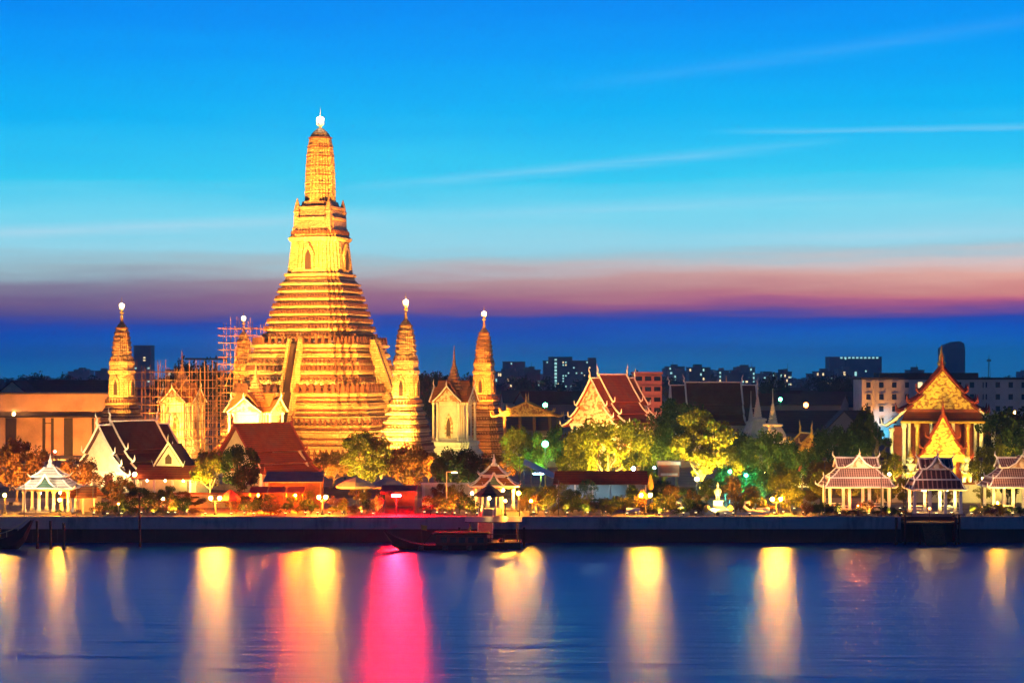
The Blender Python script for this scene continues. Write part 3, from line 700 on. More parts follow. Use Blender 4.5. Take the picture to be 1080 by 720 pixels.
# ---------------------------------------------------------------- riverside salas
def sala(label, x, y, w, d, ch, s, mroof, cols):
    t = thing('sala', label, 'pavilion', (x, y, 0), 0)
    MB().bb(-w/2+.1, w/2-.1, -d/2+.1, d/2-.1, 0, .35).build('floor_slab', M['stone'], t)
    for i in range(cols):
        for sy in (-1, 1):
            xx = -w*.42+w*.84*i/(cols-1)
            MB().bb(xx-.24, xx+.24, sy*d*.38-.24, sy*d*.38+.24, .35, .75).bb(xx-.18, xx+.18, sy*d*.38-.18, sy*d*.38+.18, .75, ch-.12).build('column', M['white'], t)
    for sy in (-1, 1):
        m = MB()
        for i in range(cols-1):
            if i == (cols-1)//2 and cols % 2 == 0: continue
            xa, xb = -w*.42+w*.84*i/(cols-1)+.26, -w*.42+w*.84*(i+1)/(cols-1)-.26
            m.bb(xa, xb, sy*d*.38-.05, sy*d*.38+.05, 1.05, 1.15); m.bb(xa, xb, sy*d*.38-.05, sy*d*.38+.05, .7, .78)
        m.build('railing', M['white'], t)
    MB().bb(-w*.44, w*.44, -d*.4, d*.4, ch-.12, ch+.08).build('ceiling', M['cream'], t)
    def hip(z0, w0, d0, z1, w1, d1, nm):
        a = [(-w0/2, -d0/2, z0), (w0/2, -d0/2, z0), (w0/2, d0/2, z0), (-w0/2, d0/2, z0)]
        b = [(-w1/2, -d1/2, z1), (w1/2, -d1/2, z1), (w1/2, d1/2, z1), (-w1/2, d1/2, z1)]
        mid = [tuple((p[i]*.5+q[i]*.5)-(.10*s if i == 2 else 0) for i in range(3)) for p, q in zip(a, b)]
        o = MB().loft([a, mid, b]).build(nm, mroof, t)
        e = MB()
        for i in range(4): e.path([a[i], mid[i], b[i]], .11, 5)
        for i in range(4):
            e.tube(a[i], a[(i+1) % 4], .13, n=4); v = Vector((a[i][0], a[i][1], 0)).normalized()
            e.path([a[i], Vector(a[i])+v*.3+Vector((0, 0, .15)), Vector(a[i])+v*.35+Vector((0, 0, .6))], [.13, .1, .02], 5)
        e.build('roof_edging', M['white'], o)
    hip(ch, w, d, ch+.95*s, w*.84, d*.76, 'lower_roof')
    hip(ch+1.0*s, w*.80, d*.72, ch+2.0*s, w*.52, d*.42, 'middle_roof')
    z0, z1 = ch+2.15*s, ch+3.5*s; gw = w*.60; gd = d*.5
    MB().bb(-gw*.42, gw*.42, -gd*.4, gd*.4, ch+1.95*s, z0+.2).build('roof_neck', M['white'], t)
    # top: a cross gable, ridge along x with a small front gable
    m = MB()
    for sy in (-1, 1):
        a, b, c = (0, z1-.35*s), (sy*gd*.25, z0+.45*s), (sy*gd*.56, z0)
        for p, q in ((a, b), (b, c)):
            quad = [(-gw/2+abs(p[0])*0, p[0], p[1]), (-gw/2, q[0], q[1]), (gw/2, q[0], q[1]), (gw/2, p[0], p[1])]
            m.slab(quad if sy < 0 else quad[::-1], .14)
    top = m.build('upper_roof', mroof, t)
    fg = MB(); fw = gw*.30
    for sx in (-1, 1):
        quad = [(0, -gd*.66, z1), (sx*fw*.5, -gd*.66, z0+.55*s), (sx*fw*.5, 0, z0+.55*s), (0, 0, z1)]
        fg.slab(quad if sx > 0 else quad[::-1], .14)
        quad = [(sx*fw*.5, -gd*.66, z0+.5*s), (sx*fw*1.05, -gd*.66, z0+.02), (sx*fw*1.05, 0, z0+.02), (sx*fw*.5, 0, z0+.5*s)]
        fg.slab(quad if sx > 0 else quad[::-1], .14)
    fo = fg.build('front_gable_roof', mroof, t)
    MB().slab([(-fw*.95, -gd*.6, z0), (fw*.95, -gd*.6, z0), (fw*.45, -gd*.6, z0+.5*s), (0, -gd*.6, z1-.1), (-fw*.45, -gd*.6, z0+.5*s)], .1).build('front_pediment', M['white_orn'], t)
    e = MB()
    for sx in (-1, 1):
        e.path([(0, -gd*.68, z1+.05), (sx*fw*.5, -gd*.68, z0+.5*s), (sx*fw*1.1, -gd*.68, z0), (sx*fw*1.3, -gd*.68, z0+.5)], [.14, .13, .12, .02], 5)
    e.path([(0, -gd*.68, z1), (0, -gd*.85, z1+.4), (0, -gd*.75, z1+.95)], [.13, .1, .02], 5)
    e.build('gable_edging', M['white'], fo)
    e = MB()
    for sx in (-1, 1):
        e.path([(sx*gw/2, 0, z1-.3*s), (sx*gw/2, -gd*.25, z0+.45*s), (sx*gw/2, -gd*.56, z0), (sx*(gw/2+.2), -gd*.66, z0+.5)], [.12, .12, .12, .02], 5)
        e.path([(sx*gw/2, 0, z1-.3*s), (sx*gw/2, gd*.25, z0+.45*s), (sx*gw/2, gd*.56, z0)], .12, 5)
        e.path([(sx*gw/2, 0, z1-.35*s), (sx*(gw/2+.35), 0, z1), (sx*(gw/2+.3), 0, z1+.55)], [.13, .1, .02], 5)
    e.tube((-gw/2, 0, z1-.3*s), (gw/2, 0, z1-.3*s), .13, n=5); e.tube((-gw/2, -gd*.58, z0), (gw/2, -gd*.58, z0), .1, n=4)
    e.build('ridge_edging', M['white'], top)
    for sx in (-1, 1):
        MB().lathe([(ch-.32, .05), (ch-.30, .3), (ch-.2, .34), (ch-.125, .1)], 10, (sx*w*.2, 0)).build('ceiling_lamp', M['g_bulb'], t)
    return t
sala('wide riverside pavilion with pink ribbed roof and white columns, left of the dark-roofed landing pavilion', GX(903, 268), 268, 9.4, 6.5, 3.6, 1.2, M['roof_sala'], 4)
sala('small dark-roofed pavilion over the landing steps in the river wall gap', GX(986, 263.6), 263.6, 7.2, 4.6, 3.5, 1.25, M['roof_sala2'], 4)
sala('riverside pavilion with pink ribbed roof at the right end of the bank', GX(1074, 268), 268, 9.4, 6.5, 3.6, 1.2, M['roof_sala'], 4)

# ---------------------------------------------------------------- white pavilion at the left and the ferry kiosk
def white_pavilion(name, label, x, y, w, d, ch, s, m1, m2):
    t = thing(name, label, 'pavilion', (x, y, 0), 0)
    MB().bb(-w/2, w/2, -d/2, d/2, 0, .3).build('floor_slab', M['stone'], t)
    for i in range(4):
        for sy in (-1, 1):
            xx = -w*.42+w*.84*i/3
            MB().lathe([(.3, .3), (.7, .3), (.75, .22), (ch-.5, .2), (ch-.2, .34), (ch-.1, .36)], 8, (xx, sy*d*.38)).build('column', M['white'], t, True)
    MB().bb(-w*.45, w*.45, -d*.42, d*.42, ch-.1, ch+.25).build('frieze', M['white_orn'], t)
    def tier(z0, hw, hd, z1, hw1, hd1, nm, mt):
        a = [(-hw, -hd, z0), (hw, -hd, z0), (hw, hd, z0), (-hw, hd, z0)]; b = [(-hw1, -hd1, z1), (hw1, -hd1, z1), (hw1, hd1, z1), (-hw1, hd1, z1)]
        mid = [tuple(p[i]*.5+q[i]*.5-(.2*s if i == 2 else 0) for i in range(3)) for p, q in zip(a, b)]
        o = MB().loft([a, mid, b]).build(nm, mt, t); e = MB()
        for i in range(4):
            v = Vector((a[i][0], a[i][1], 0)).normalized()
            e.path([b[i], mid[i], a[i], Vector(a[i])+v*.5+Vector((0, 0, .5*s))], [.13, .13, .13, .04], 5); e.tube(a[i], a[(i+1) % 4], .12, n=4)
        e.build('roof_edging', M['white'], o)
    tier(ch+.25, w*.54, d*.56, ch+.25+1.2*s, w*.30, d*.3, 'lower_roof', m1)
    MB().bb(-w*.25, w*.25, -d*.25, d*.25, ch+.25+1.15*s, ch+.25+1.6*s).build('roof_neck', M['white'], t)
    tier(ch+.25+1.6*s, w*.31, d*.33, ch+.25+2.9*s, w*.09, d*.09, 'upper_roof', m2)
    z = ch+.25+2.9*s
    MB().lathe([(z-.1, .5*s), (z+.2, .55*s), (z+.5, .25*s), (z+.8, .3*s), (z+1.1, .14*s), (z+1.9*s, .03)], 8).build('finial', M['white'], t, True)
    fw = w*.2; zg = ch+.3
    g_ = MB().slab([(-fw, -d*.5, zg), (fw, -d*.5, zg), (fw*.4, -d*.5, zg+.8*s), (0, -d*.5, zg+1.9*s), (-fw*.4, -d*.5, zg+.8*s)], .15).build('front_gable', M['roof_green'], t)
    e = MB()
    for sx in (-1, 1): e.path([(0, -d*.52, zg+2.0*s), (sx*fw*.45, -d*.52, zg+.8*s), (sx*fw*1.1, -d*.52, zg), (sx*fw*1.3, -d*.52, zg+.5)], [.15, .14, .13, .03], 5)
    e.build('gable_edging', M['white'], g_)
    for sx in (-1, 1):
        MB().ball((sx*w*.2, 0, ch-.45), .22, 8, 6).build('ceiling_lamp', M['g_bulb'], t, True)
    return t
white_pavilion('white_pavilion', 'dazzling white pavilion with pale tiered roof at the left end of the bank', GX(53, 267), 267, 7.0, 6.0, 3.2, .95, M['roof_white'], M['roof_white'])
t = thing('waiting_shed', 'low orange-roofed shed joined to the right of the white pavilion', 'shed', (GX(86, 268), 268, 0))
MB().slab([(-2.4, -2.6, 2.3), (2.6, -2.6, 2.2), (2.0, .2, 3.5), (-2.4, .2, 3.6)], .15).slab([(-2.4, .2, 3.6), (2.0, .2, 3.5), (2.6, 2.8, 2.2), (-2.4, 2.8, 2.3)], .15).build('roof', M['roof_orange'], t)
for x in (-2.1, -.7, .7, 2.1): MB().bb(x-.12, x+.12, -2.3, -2.06, 0, 2.25).build('post', M['white'], t)
MB().bb(-2.2, 2.2, 2.2, 2.4, 0, 2.1).build('back_wall', M['cream'], t)
MB().ball((0, -.5, 2.5), .2, 8, 6).build('ceiling_lamp', M['g_bulb'], t, True)
white_pavilion('ferry_pavilion', 'white-columned pavilion with orange tiered roof behind the ferry landing kiosk', GX(521, 273), 273, 6.2, 5.4, 3.2, .9, M['roof_orange'], M['roof_orange'])

# ================================================================== river wall, piers, boats
def river_wall(label, x0, x1):
    t = thing('river_wall', label, 'river wall', ((x0+x1)/2, 260, 0)); h = (x1-x0)/2
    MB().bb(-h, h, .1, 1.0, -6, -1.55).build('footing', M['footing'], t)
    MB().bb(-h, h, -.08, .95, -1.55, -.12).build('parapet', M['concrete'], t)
    MB().bb(-h-.02, h+.02, -.2, 1.0, -.12, .06).build('coping', M['concrete'], t)
    n = int(2*h/6)
    for i in range(1, min(n, 60)): MB().bb(-h+i*2*h/n-.18, -h+i*2*h/n+.18, -.16, .3, -1.56, -.125).build('parapet_rib', M['concrete'], t)
    m = MB(); n = int(2*h/3.2)
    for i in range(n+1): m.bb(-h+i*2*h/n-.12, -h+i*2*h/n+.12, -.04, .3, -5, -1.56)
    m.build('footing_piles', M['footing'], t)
river_wall('long low concrete river wall in front of the left-hand buildings', GX(-70, 260), GX(448, 260))
river_wall('short river wall behind the moored boat and pontoon', GX(448.3, 260), GX(549, 260))
river_wall('long low concrete river wall right of the pontoon, below the monument', GX(549.3, 260), GX(950, 260))
river_wall('river wall at the right end, beyond the landing steps', GX(1010, 260), GX(1160, 260))

t = thing('landing_stage', 'dark wooden landing stage with steps below the small dark-roofed pavilion', 'landing stage', (GX(981, 258.5), 258.5, 0))
MB().bb(-3.4, 3.4, -1.2, 3.0, -.75, -.5).build('deck', M['wood'], t)
MB().bb(-3.2, 3.2, 2.6, 3.1, -6, -.76).build('back_wall', M['footing'], t)
m = MB()
for i in range(7): m.bb(-1.3, 1.3, -1.6-.35*i, -1.25-.35*i, -1.0-.38*i, -.62-.38*i)
m.build('steps', M['wood'], t)
MB().ball((0, .4, 1.2), .16, 8, 6).build('lamp', M['g_orange'], t, True); MB().tube((0, .4, -.5), (0, .4, 1.06), .05, n=6).build('lamp_post', M['wood'], t)
for x in (-3.5, -1.6, 1.6, 3.5):
    for y in (-1.3, 2.2): MB().tube((x, y, -6), (x, y, .5 if abs(x) > 3 else -.76), .16, n=7).build('pile', M['darkwood'], t)
for sx in (-1, 1):
    MB().bb(sx*3.4-.05, sx*3.4+.05, -1.2, 3, .3, .4).bb(sx*3.4-.05, sx*3.4+.05, -1.2, 3, -.1, 0).build('railing', M['wood'], t)
for i, (px, lab) in enumerate(((945, 'tall tarred mooring pile just left of the landing stage'), (1008, 'tall tarred mooring pile just right of the landing stage'))):
    p = thing('mooring_pile', lab, 'pile', (GX(px, 256.5), 256.5, 0)); MB().tube((0, 0, -7), (.05, 0, .2), .2, .17, 8).build('shaft', M['darkwood'], p); MB().tube((.05, 0, -.3), (.05, 0, -.15), .22, n=8).build('band', M['metal'], p)

for px, Y, zt, lab in ((39, 251, .1, 'leftmost of the three dark piles in front of the white pavilion'), (53, 250, .2, 'middle one of the three dark piles in front of the white pavilion'), (67, 249, .0, 'rightmost of the three dark piles in front of the white pavilion')):
    p = thing('mooring_pile', lab, 'pile', (GX(px, Y), Y, 0), 0, 'piles by the white pavilion'); MB().tube((.1, 0, -7), (0, 0, zt), .19, .16, 8).build('shaft', M['darkwood'], p); MB().tube((0, 0, zt), (0, 0, zt+.08), .2, n=8).build('cap', M['metal'], p)
p = thing('mooring_pole', 'tall lone pole standing in the water off the left river wall', 'pole', (GX(147, 254), 254, 0)); MB().tube((.1, 0, -7), (0, 0, 3.2), .16, .12, 8).build('shaft', M['darkwood'], p); MB().bb(-.5, .5, -.04, .04, 2.5, 2.62).build('crosspiece', M['darkwood'], p)

def hullmesh(L, B, D, prow, stern, n=15):
    rings = []
    for i in range(n):
        u = i/(n-1); x = -L/2+L*u
        bw = B/2*max(.05, math.sin(math.pi*min(1, max(0, .06+.88*u)))**.45)
        sh = D+prow*max(0, (u-.6)/.4)**2.2+stern*max(0, (.25-u)/.25)**2
        ke = .0+(sh-.35)*max(0, (u-.75)/.25)**2.4
        rings.append([(x, -bw, sh), (x, -bw*.96, sh-.12), (x, -bw*.85, ke+(sh-ke)*.4), (x, 0, ke), (x, bw*.85, ke+(sh-ke)*.4), (x, bw*.96, sh-.12), (x, bw, sh), (x, bw*.9, sh-.05), (x, 0, sh-.38), (x, -bw*.9, sh-.05)])
    return MB().loft(rings)
t = thing('river_boat', 'dark moored passenger boat with slanting windscreen and low cabin beside the pontoon', 'boat', (GX(470, 250), 250, -3.75), R(180))
hullmesh(15.5, 2.8, 1.05, 1.9, .3).build('hull', M['hull'], t)
c = MB().bb(-5.2, 1.2, -1.05, 1.05, .7, 2.3).build('cabin', M['hullred'], t)
MB().loft([[(-5.6, -1.3, 2.35), (1.6, -1.3, 2.35), (1.6, 1.3, 2.35), (-5.6, 1.3, 2.35)], [(-5.4, -1.0, 2.6), (1.3, -1.0, 2.6), (1.3, 1.0, 2.6), (-5.4, 1.0, 2.6)]]).build('roof', M['wood'], t)
for i in range(5): MB().bb(-4.8+i*1.15, -4.0+i*1.15, 1.03, 1.08, 1.35, 2.0).build('window', M['glass'], c)
MB().slab([(2.7, -1.0, 1.2), (2.7, 1.0, 1.2), (1.7, .9, 2.5), (1.7, -.9, 2.5)], .06).build('windscreen', M['glass'], t)
MB().tube((2.9, 0, .9), (3.1, 0, 3.6), .04, n=5).build('flagstaff', M['metal'], t)
MB().slab([(3.1, 0, 3.5), (2.3, .1, 3.4), (2.35, .1, 2.8), (3.05, 0, 2.9)], .03).build('flag', M['yellowcanvas'], t)
for x in (-3, 0, 3): MB().lathe([(.25, .3), (.4, .34), (.85, .34), (1.0, .3)], 9, (x, 1.62)).build('fender', M['metal'], t)

t = thing('ferry_pontoon', 'dark floating pontoon with railings at the foot of the lit gangway', 'pontoon', (GX(524, 252.5), 252.5, -3.34))
MB().bb(-4.3, 3.0, -2.2, 2.2, -.4, .7).build('float', M['hull'], t)
MB().bb(-4.5, 3.2, -2.4, 2.4, .7, .85).build('deck', M['wood'], t)
m = MB()
for x in (-4.2, -2.5, -.8, .9, 2.9):
    m.tube((x, -2.2, .85), (x, -2.2, 1.9), .05, n=5)
m.tube((-4.2, -2.2, 1.88), (2.9, -2.2, 1.88), .05, n=5); m.tube((-4.2, -2.2, 1.4), (2.9, -2.2, 1.4), .04, n=5); m.build('railing', M['metal'], t)
for x in (-3.4, 2.6):
    MB().tube((x, 2.0, .85), (x, 2.0, 3.6), .1, n=6).build('canopy_post', M['metal'], t)
    MB().tube((x, -1.2, .85), (x, -1.2, 3.4), .1, n=6).build('canopy_post', M['metal'], t)
MB().slab([(-4, -1.8, 3.4), (3.2, -1.8, 3.4), (3.2, 2.4, 3.75), (-4, 2.4, 3.75)], .1).build('canopy', M['hull'], t)
for x in (-2.6, -1.0, .6): MB().lathe([(.86, .35), (1.0, .42), (1.15, .42), (1.3, .35)], 9, (x, -1.4)).build('tyre', M['metal'], t)
MB().bb(-4.9, -4.6, -.3, .3, -4, 2.6).bb(3.3, 3.6, -.3, .3, -4, 2.6).build('guide_pile', M['darkwood'], t)
t = thing('gangway', 'steep lit gangway from the kiosk down to the pontoon', 'gangway', (GX(512, 257), 257, 0))
MB().slab([(-.9, -2.2, -2.4), (.9, -2.2, -2.4), (.9, 3.3, .15), (-.9, 3.3, .15)], .15).build('ramp', M['stone'], t)
for sx in (-1, 1):
    m = MB(); m.tube((sx*.95, -2.2, -1.4), (sx*.95, 3.3, 1.15), .06, n=5); m.tube((sx*.95, -2.2, -1.9), (sx*.95, 3.3, .65), .05, n=5)
    for k in range(6): f = k/5; m.tube((sx*.95, -2.2+5.5*f, -2.4+2.55*f), (sx*.95, -2.2+5.5*f, -1.4+2.55*f), .05, n=5)
    m.build('handrail', M['white'], t)
t = thing('ticket_kiosk', 'small hexagonal kiosk with dark pointed roof at the top of the gangway', 'kiosk', (GX(516, 264), 264, 0))
hx = lambda r, z: [(r*math.cos(math.pi/3*k), r*math.sin(math.pi/3*k), z) for k in range(6)]
MB().loft([hx(2.4, 2.5), hx(1.5, 3.05), hx(.3, 3.9), hx(.05, 4.4)]).build('roof', M['roof_grey'], t)
for k in range(6): MB().tube((1.75*math.cos(math.pi/3*k), 1.75*math.sin(math.pi/3*k), 0), (1.75*math.cos(math.pi/3*k), 1.75*math.sin(math.pi/3*k), 2.55), .13, n=7).build('post', M['white'], t)
MB().loft([hx(1.6, 0), hx(1.6, .9)]).build('counter', M['cream'], t)
MB().ball((0, 0, 2.2), .2, 8, 6).build('lamp', M['g_bulb'], t, True)

t = thing('wooden_barge', 'lit prow of a wooden barge moored at the left edge', 'boat', (GX(-20, 251), 251, -3.7), 0)
hullmesh(13, 3.4, 1.5, 2.6, .4).build('hull', M['hull'], t)
MB().bb(-5, 2.2, -1.2, 1.2, 1.25, 2.9).build('cabin', M['wood'], t)
m = MB()
for i in range(8):
    u = .2+.77*i/7; x = -6.5+13*u; sh = 1.5+2.6*max(0, (u-.6)/.4)**2.2; m.tube((x, -.3*(1-u), sh-.1), (x, -.3*(1-u), sh+.7), .05, n=5)
m.path([(-6.5+13*u, -.3*(1-u), 1.5+2.6*max(0, (u-.6)/.4)**2.2+.7) for u in [.2+.77*i/9 for i in range(10)]], .07, 5)
m.build('railing', M['canvas'], t)
MB().ball((0.5, 0, 3.2), .18, 8, 6).build('deck_lamp', M['g_bulb'], t, True)

# ================================================================== background buildings
def block(name, label, cat, px0, px1, ytop, Y, depth, floors, bays, mw, rz=0, lit=.3, parapet=True, group=None, win=(.5, .5), litmats=('g_win',), z0=0, frames=False, side=0):
    h = GZ(ytop, Y); w = (px1-px0)/K*Y
    t = thing(name, label, cat, (GX((px0+px1)/2, Y), Y+depth/2, 0), rz, group)
    MB().bb(-w/2, w/2, -depth/2, depth/2, 0, h-.6).build('wall', mw, t)
    MB().bb(-w/2-.3, w/2+.3, -depth/2-.3, depth/2+.3, h-.6, h).build('roof', M['roof_grey'] if not parapet else mw, t)
    fh = (h-1.0)/floors; bw = w/bays; cnt = 0
    for f in range(floors):
        for b in range(bays):
            x = -w/2+bw*(b+.5); z = .6+fh*(f+.5)
            L = random.random() < lit
            if not L and not frames: continue
            if GZ(470, Y) > z and Y < 500: continue
            mt = M[random.choice(litmats)] if L else M['glass']
            if frames:
                fr = MB().bb(x-bw*win[0]/2-.15, x+bw*win[0]/2+.15, -depth/2-.10, -depth/2+.05, z-fh*win[1]/2-.15, z+fh*win[1]/2+.15).build('window', mw, t)
                MB().bb(x-bw*win[0]/2, x+bw*win[0]/2, -depth/2-.14, -depth/2-.02, z-fh*win[1]/2, z+fh*win[1]/2).build('pane', mt, fr)
                MB().bb(x-bw*win[0]/2-.3, x+bw*win[0]/2+.3, -depth/2-.5, -depth/2-.11, z+fh*win[1]/2+.15, z+fh*win[1]/2+.28).build('sunshade', mw, fr)
            elif cnt < 95:
                MB().bb(x-bw*win[0]/2, x+bw*win[0]/2, -depth/2-.14, -depth/2+.05, z-fh*win[1]/2, z+fh*win[1]/2).build('window', mt, t); cnt += 1
    if group:
        if random.random() < .7: MB().lathe([(h, .9), (h+1.6, .9), (h+1.9, .3)], 8, (random.uniform(-.3, .3)*w, 0)).build('water_tank', M['far'], t)
        if random.random() < .6: x = random.uniform(-.4, .4)*w; MB().tube((x, 0, h-.1), (x, 0, h+random.uniform(2.5, 6)), .16, .08, 4).build('aerial', M['metal'], t)
        MB().bb(-w*.2, w*.15, -4, 4, h, h+1.8).build('stair_house', mw, t)
    return t
random.seed(11)
b = block('apartment_block', 'long pale four-storey apartment block behind the ornate entrance hall', 'apartment block', 909, 1100, 398, 560, 14, 5, 14, M['bluewall'], lit=.02, frames=True, win=(.34, .46), parapet=False)
MB().bb(-20, 8, -4, 5, GZ(398, 560), GZ(393, 560)).build('roof_storey', M['roof_grey'], b)
for x in (-22, -12, -2, 9, 19): MB().bb(x-.25, x+.25, -7.35, -6.99, 0, GZ(398, 560)-.7).build('pilaster', M['bluewall'], b)
b = block('red_tenement', 'four-storey building glowing red beside the red temple roof', 'building', 669, 698, 392, 500, 10, 7, 3, M['redbrick'], lit=.0, frames=True, win=(.7, .42))
block('office_tower', 'slim grey tower block left, just right of the leftmost corner tower', 'tower block', 141, 159, 364, 1500, 16, 20, 4, M['far2'], lit=.06, litmats=('g_win', 'g_winc'))
hb = block('hospital_block', 'dark slab block with scattered lit windows right of the corner towers', 'office block', 573, 629, 380, 1500, 20, 14, 20, M['far'], lit=.10, litmats=('g_winc', 'g_winc', 'g_win'))
MB().bb(-16, 2, -6, 6, GZ(380, 1500), GZ(376, 1500)).build('roof_storey', M['far'], hb); MB().bb(14, 20, -6, 6, GZ(380, 1500), GZ(377, 1500)).build('lift_house', M['far'], hb)
for i in range(9): MB().bb(-11.5, -9.8, -10.2, -9.9, 8+i*2.6, 9.6+i*2.6).build('stair_window', M['g_winc'], hb)
block('low_office_block', 'hazy low block just left of the dark slab block', 'office block', 530, 554, 381, 1900, 20, 9, 9, M['far'], lit=.05, litmats=('g_winc',))
ob = block('hotel_block', 'wide dark block with a row of white lights along its roof', 'hotel', 875, 930, 376, 1800, 25, 12, 18, M['far'], lit=.04, litmats=('g_winc',))
for i in range(10): MB().bb(-14+i*3.6, -12+i*3.6, -12.9, -12.5, GZ(378, 1800), GZ(376.4, 1800)).build('roof_light', M['g_winc'], ob)
tw = block('round_topped_tower', 'dark tower block with sloping rounded top above the apartment block', 'tower block', 994, 1018, 367, 1700, 18, 16, 4, M['far'], lit=.0)
zt = GZ(367, 1700); MB().loft([[(-9.6, -9, zt), (9.6, -9, zt), (9.6, 9, zt), (-9.6, 9, zt)], [(-6, -8, zt+3), (9, -8, zt+4), (9, 8, zt+4), (-6, 8, zt+3)], [(0, -6, zt+5.5), (6, -6, zt+6), (6, 6, zt+6), (0, 6, zt+5.5)]]).build('crown', M['far'], tw)
m = thing('radio_mast', 'thin lattice radio mast right of the round-topped tower', 'mast', (GX(1043, 1600), 1600, 0))
s = MB()
for x, y in ((-1, -1), (1, -1), (0, 1)): s.tube((x*1.6, y*1.6, 0), (x*.3, y*.3, GZ(378, 1600)), .25, .15, 4)
s.build('lattice', M['metal'], m); MB().tube((0, 0, GZ(378, 1600)-.2), (0, 0, GZ(372, 1600)), .2, .05, 4).build('aerial', M['metal'], m); MB().bb(-1.6, 1.6, -.5, .5, GZ(381, 1600), GZ(379, 1600)).build('drum', M['metal'], m)

# the low city on the horizon: each block a thing, seen only a few pixels high
LOW = 'dim low block on the far skyline, one among many like it'
for i in range(46):
    px = random.choice((random.uniform(705, 905), random.uniform(705, 1085), random.uniform(525, 640), random.uniform(-5, 250)))
    Y = random.uniform(1100, 2600); wpx = random.uniform(9, 26)
    top = random.uniform(386, 394.5) if 705 < px < 905 else random.uniform(389, 395)
    block('low_city_block', LOW, 'building', px-wpx/2, px+wpx/2, top, Y, 18, random.randint(4, 8), random.randint(4, 8), random.choice((M['far'], M['far'], M['far2'])), lit=.22 if px > 700 else .07, litmats=('g_winc', 'g_winc', 'g_win'), group='low blocks on the far skyline', win=(.55, .5))

# long warehouse at the left, lit from the court
w0, w1, YW = GX(-60, 455), GX(117, 455), 455
t = thing('market_hall', 'long flat-roofed building at left with a broad orange-lit fascia', 'building', (0, YW, 0))
MB().bb(w0, w1, 0, 22, GZ(434, YW), GZ(415.5, YW)).build('fascia', M['ware'], t)
MB().bb(w0-.4, w1+.4, -.4, 22.4, GZ(415.5, YW), GZ(415.5, YW)+.35).build('roof', M['roof_grey'], t)
MB().bb(w0, w1, 3.2, 21, 0, GZ(434.2, YW)).build('wall', M['ware'], t)
MB().bb(w0-.6, w1+.6, -1.2, 3.1, GZ(440, YW), GZ(438.7, YW)).build('canopy', M['darkwood'], t)
for px, ww in ((43, .6), (52, .6), (69, 2.0), (95, .5), (8, 2.4)): MB().bb(GX(px, YW)-ww/2, GX(px, YW)+ww/2, 2.9, 3.3, 0, GZ(441, YW)).build('door' if ww > 1 else 'pillar', M['darkwood'], t)
MB().bb(GX(43, YW), GX(52, YW), 3.05, 3.15, GZ(447, YW), GZ(446, YW)).build('rail', M['darkwood'], t)
MB().ball((GX(15, YW), -.3, GZ(436.5, YW)), .35, 8, 6).build('wall_lamp', M['g_bulb'], t, True)

def house(label, px, Y, w, d, wh, rh, mw, mr, rz=0, group=None, lit=0, cat='house', name='house'):
    t = thing(name, label, cat, (GX(px, Y), Y, 0), rz, group)
    MB().bb(-w/2, w/2, -d/2, d/2, 0, wh).build('wall', mw, t)
    m = MB()
    for sy in (-1, 1):
        q = [(-w/2-.5, 0, wh+rh), (-w/2-.5, sy*(d/2+.7), wh-.3), (w/2+.5, sy*(d/2+.7), wh-.3), (w/2+.5, 0, wh+rh)]
        m.slab(q if sy < 0 else q[::-1], .2)
    m.build('roof', mr, t)
    m = MB()
    for sx in (-1, 1): m.slab([(sx*w/2-.02*sx, -d/2, wh), (sx*w/2-.02*sx, d/2, wh), (sx*w/2-.02*sx, 0, wh+rh-.1)], .1)
    m.build('gable', mw, t)
    for k in range(max(2, int(w/3.5))):
        n = max(2, int(w/3.5)); x = -w/2+w*(k+.5)/n
        f = MB().bb(x-.75, x+.75, -d/2-.08, -d/2+.05, wh*.45, wh*.45+1.6).build('window', M['white'], t)
        MB().bb(x-.6, x+.6, -d/2-.11, -d/2-.05, wh*.45+.12, wh*.45+1.48).build('pane', M['g_win'] if random.random() < lit else M['glass'], f)
    return t
house('white-framed gabled roof peeping over the orange-lit fascia at far left', 20, 500, 9, 11, 12.5, 4.6, M['cream'], M['roof_dark'], R(84))
house('broad dark hipped roof above the orange-lit fascia, left of the leftmost tower', 84, 520, 26, 14, 12.6, 4.6, M['cream'], M['roof_grey'], R(4))
house('long low blue-black roof left of the pink pavilion trees, with a small gable', 858, 480, 26, 14, 5.2, 4.8, M['far'], M['roof_grey'], R(2))
house('small grey gable end beside the long blue-black roof', 888, 452, 7, 7, 6.5, 4.0, M['far2'], M['roof_grey'], R(88))
house('dark house roof between the corner tower and the gold-roofed gate', 548, 470, 17, 10, 6.0, 3.5, M['far'], M['roof_grey'], R(-4))
DIM = 'dim low house with a dark pitched roof in the crowd of roofs behind the temple'
for i in range(34):
    px = random.choice((random.uniform(440, 640), random.uniform(700, 910), random.uniform(820, 910), random.uniform(-20, 240))); Y = random.uniform(560, 1050)
    house(DIM, px, Y, random.uniform(12, 24), random.uniform(9, 14), random.uniform(5, 10.5), random.uniform(2.5, 4.5), random.choice((M['far'], M['far2'], M['cream'])), random.choice((M['roof_grey'], M['roof_dark'], M['roof_grey'])), random.uniform(-.4, .4), 'low houses behind the temple', lit=.04)
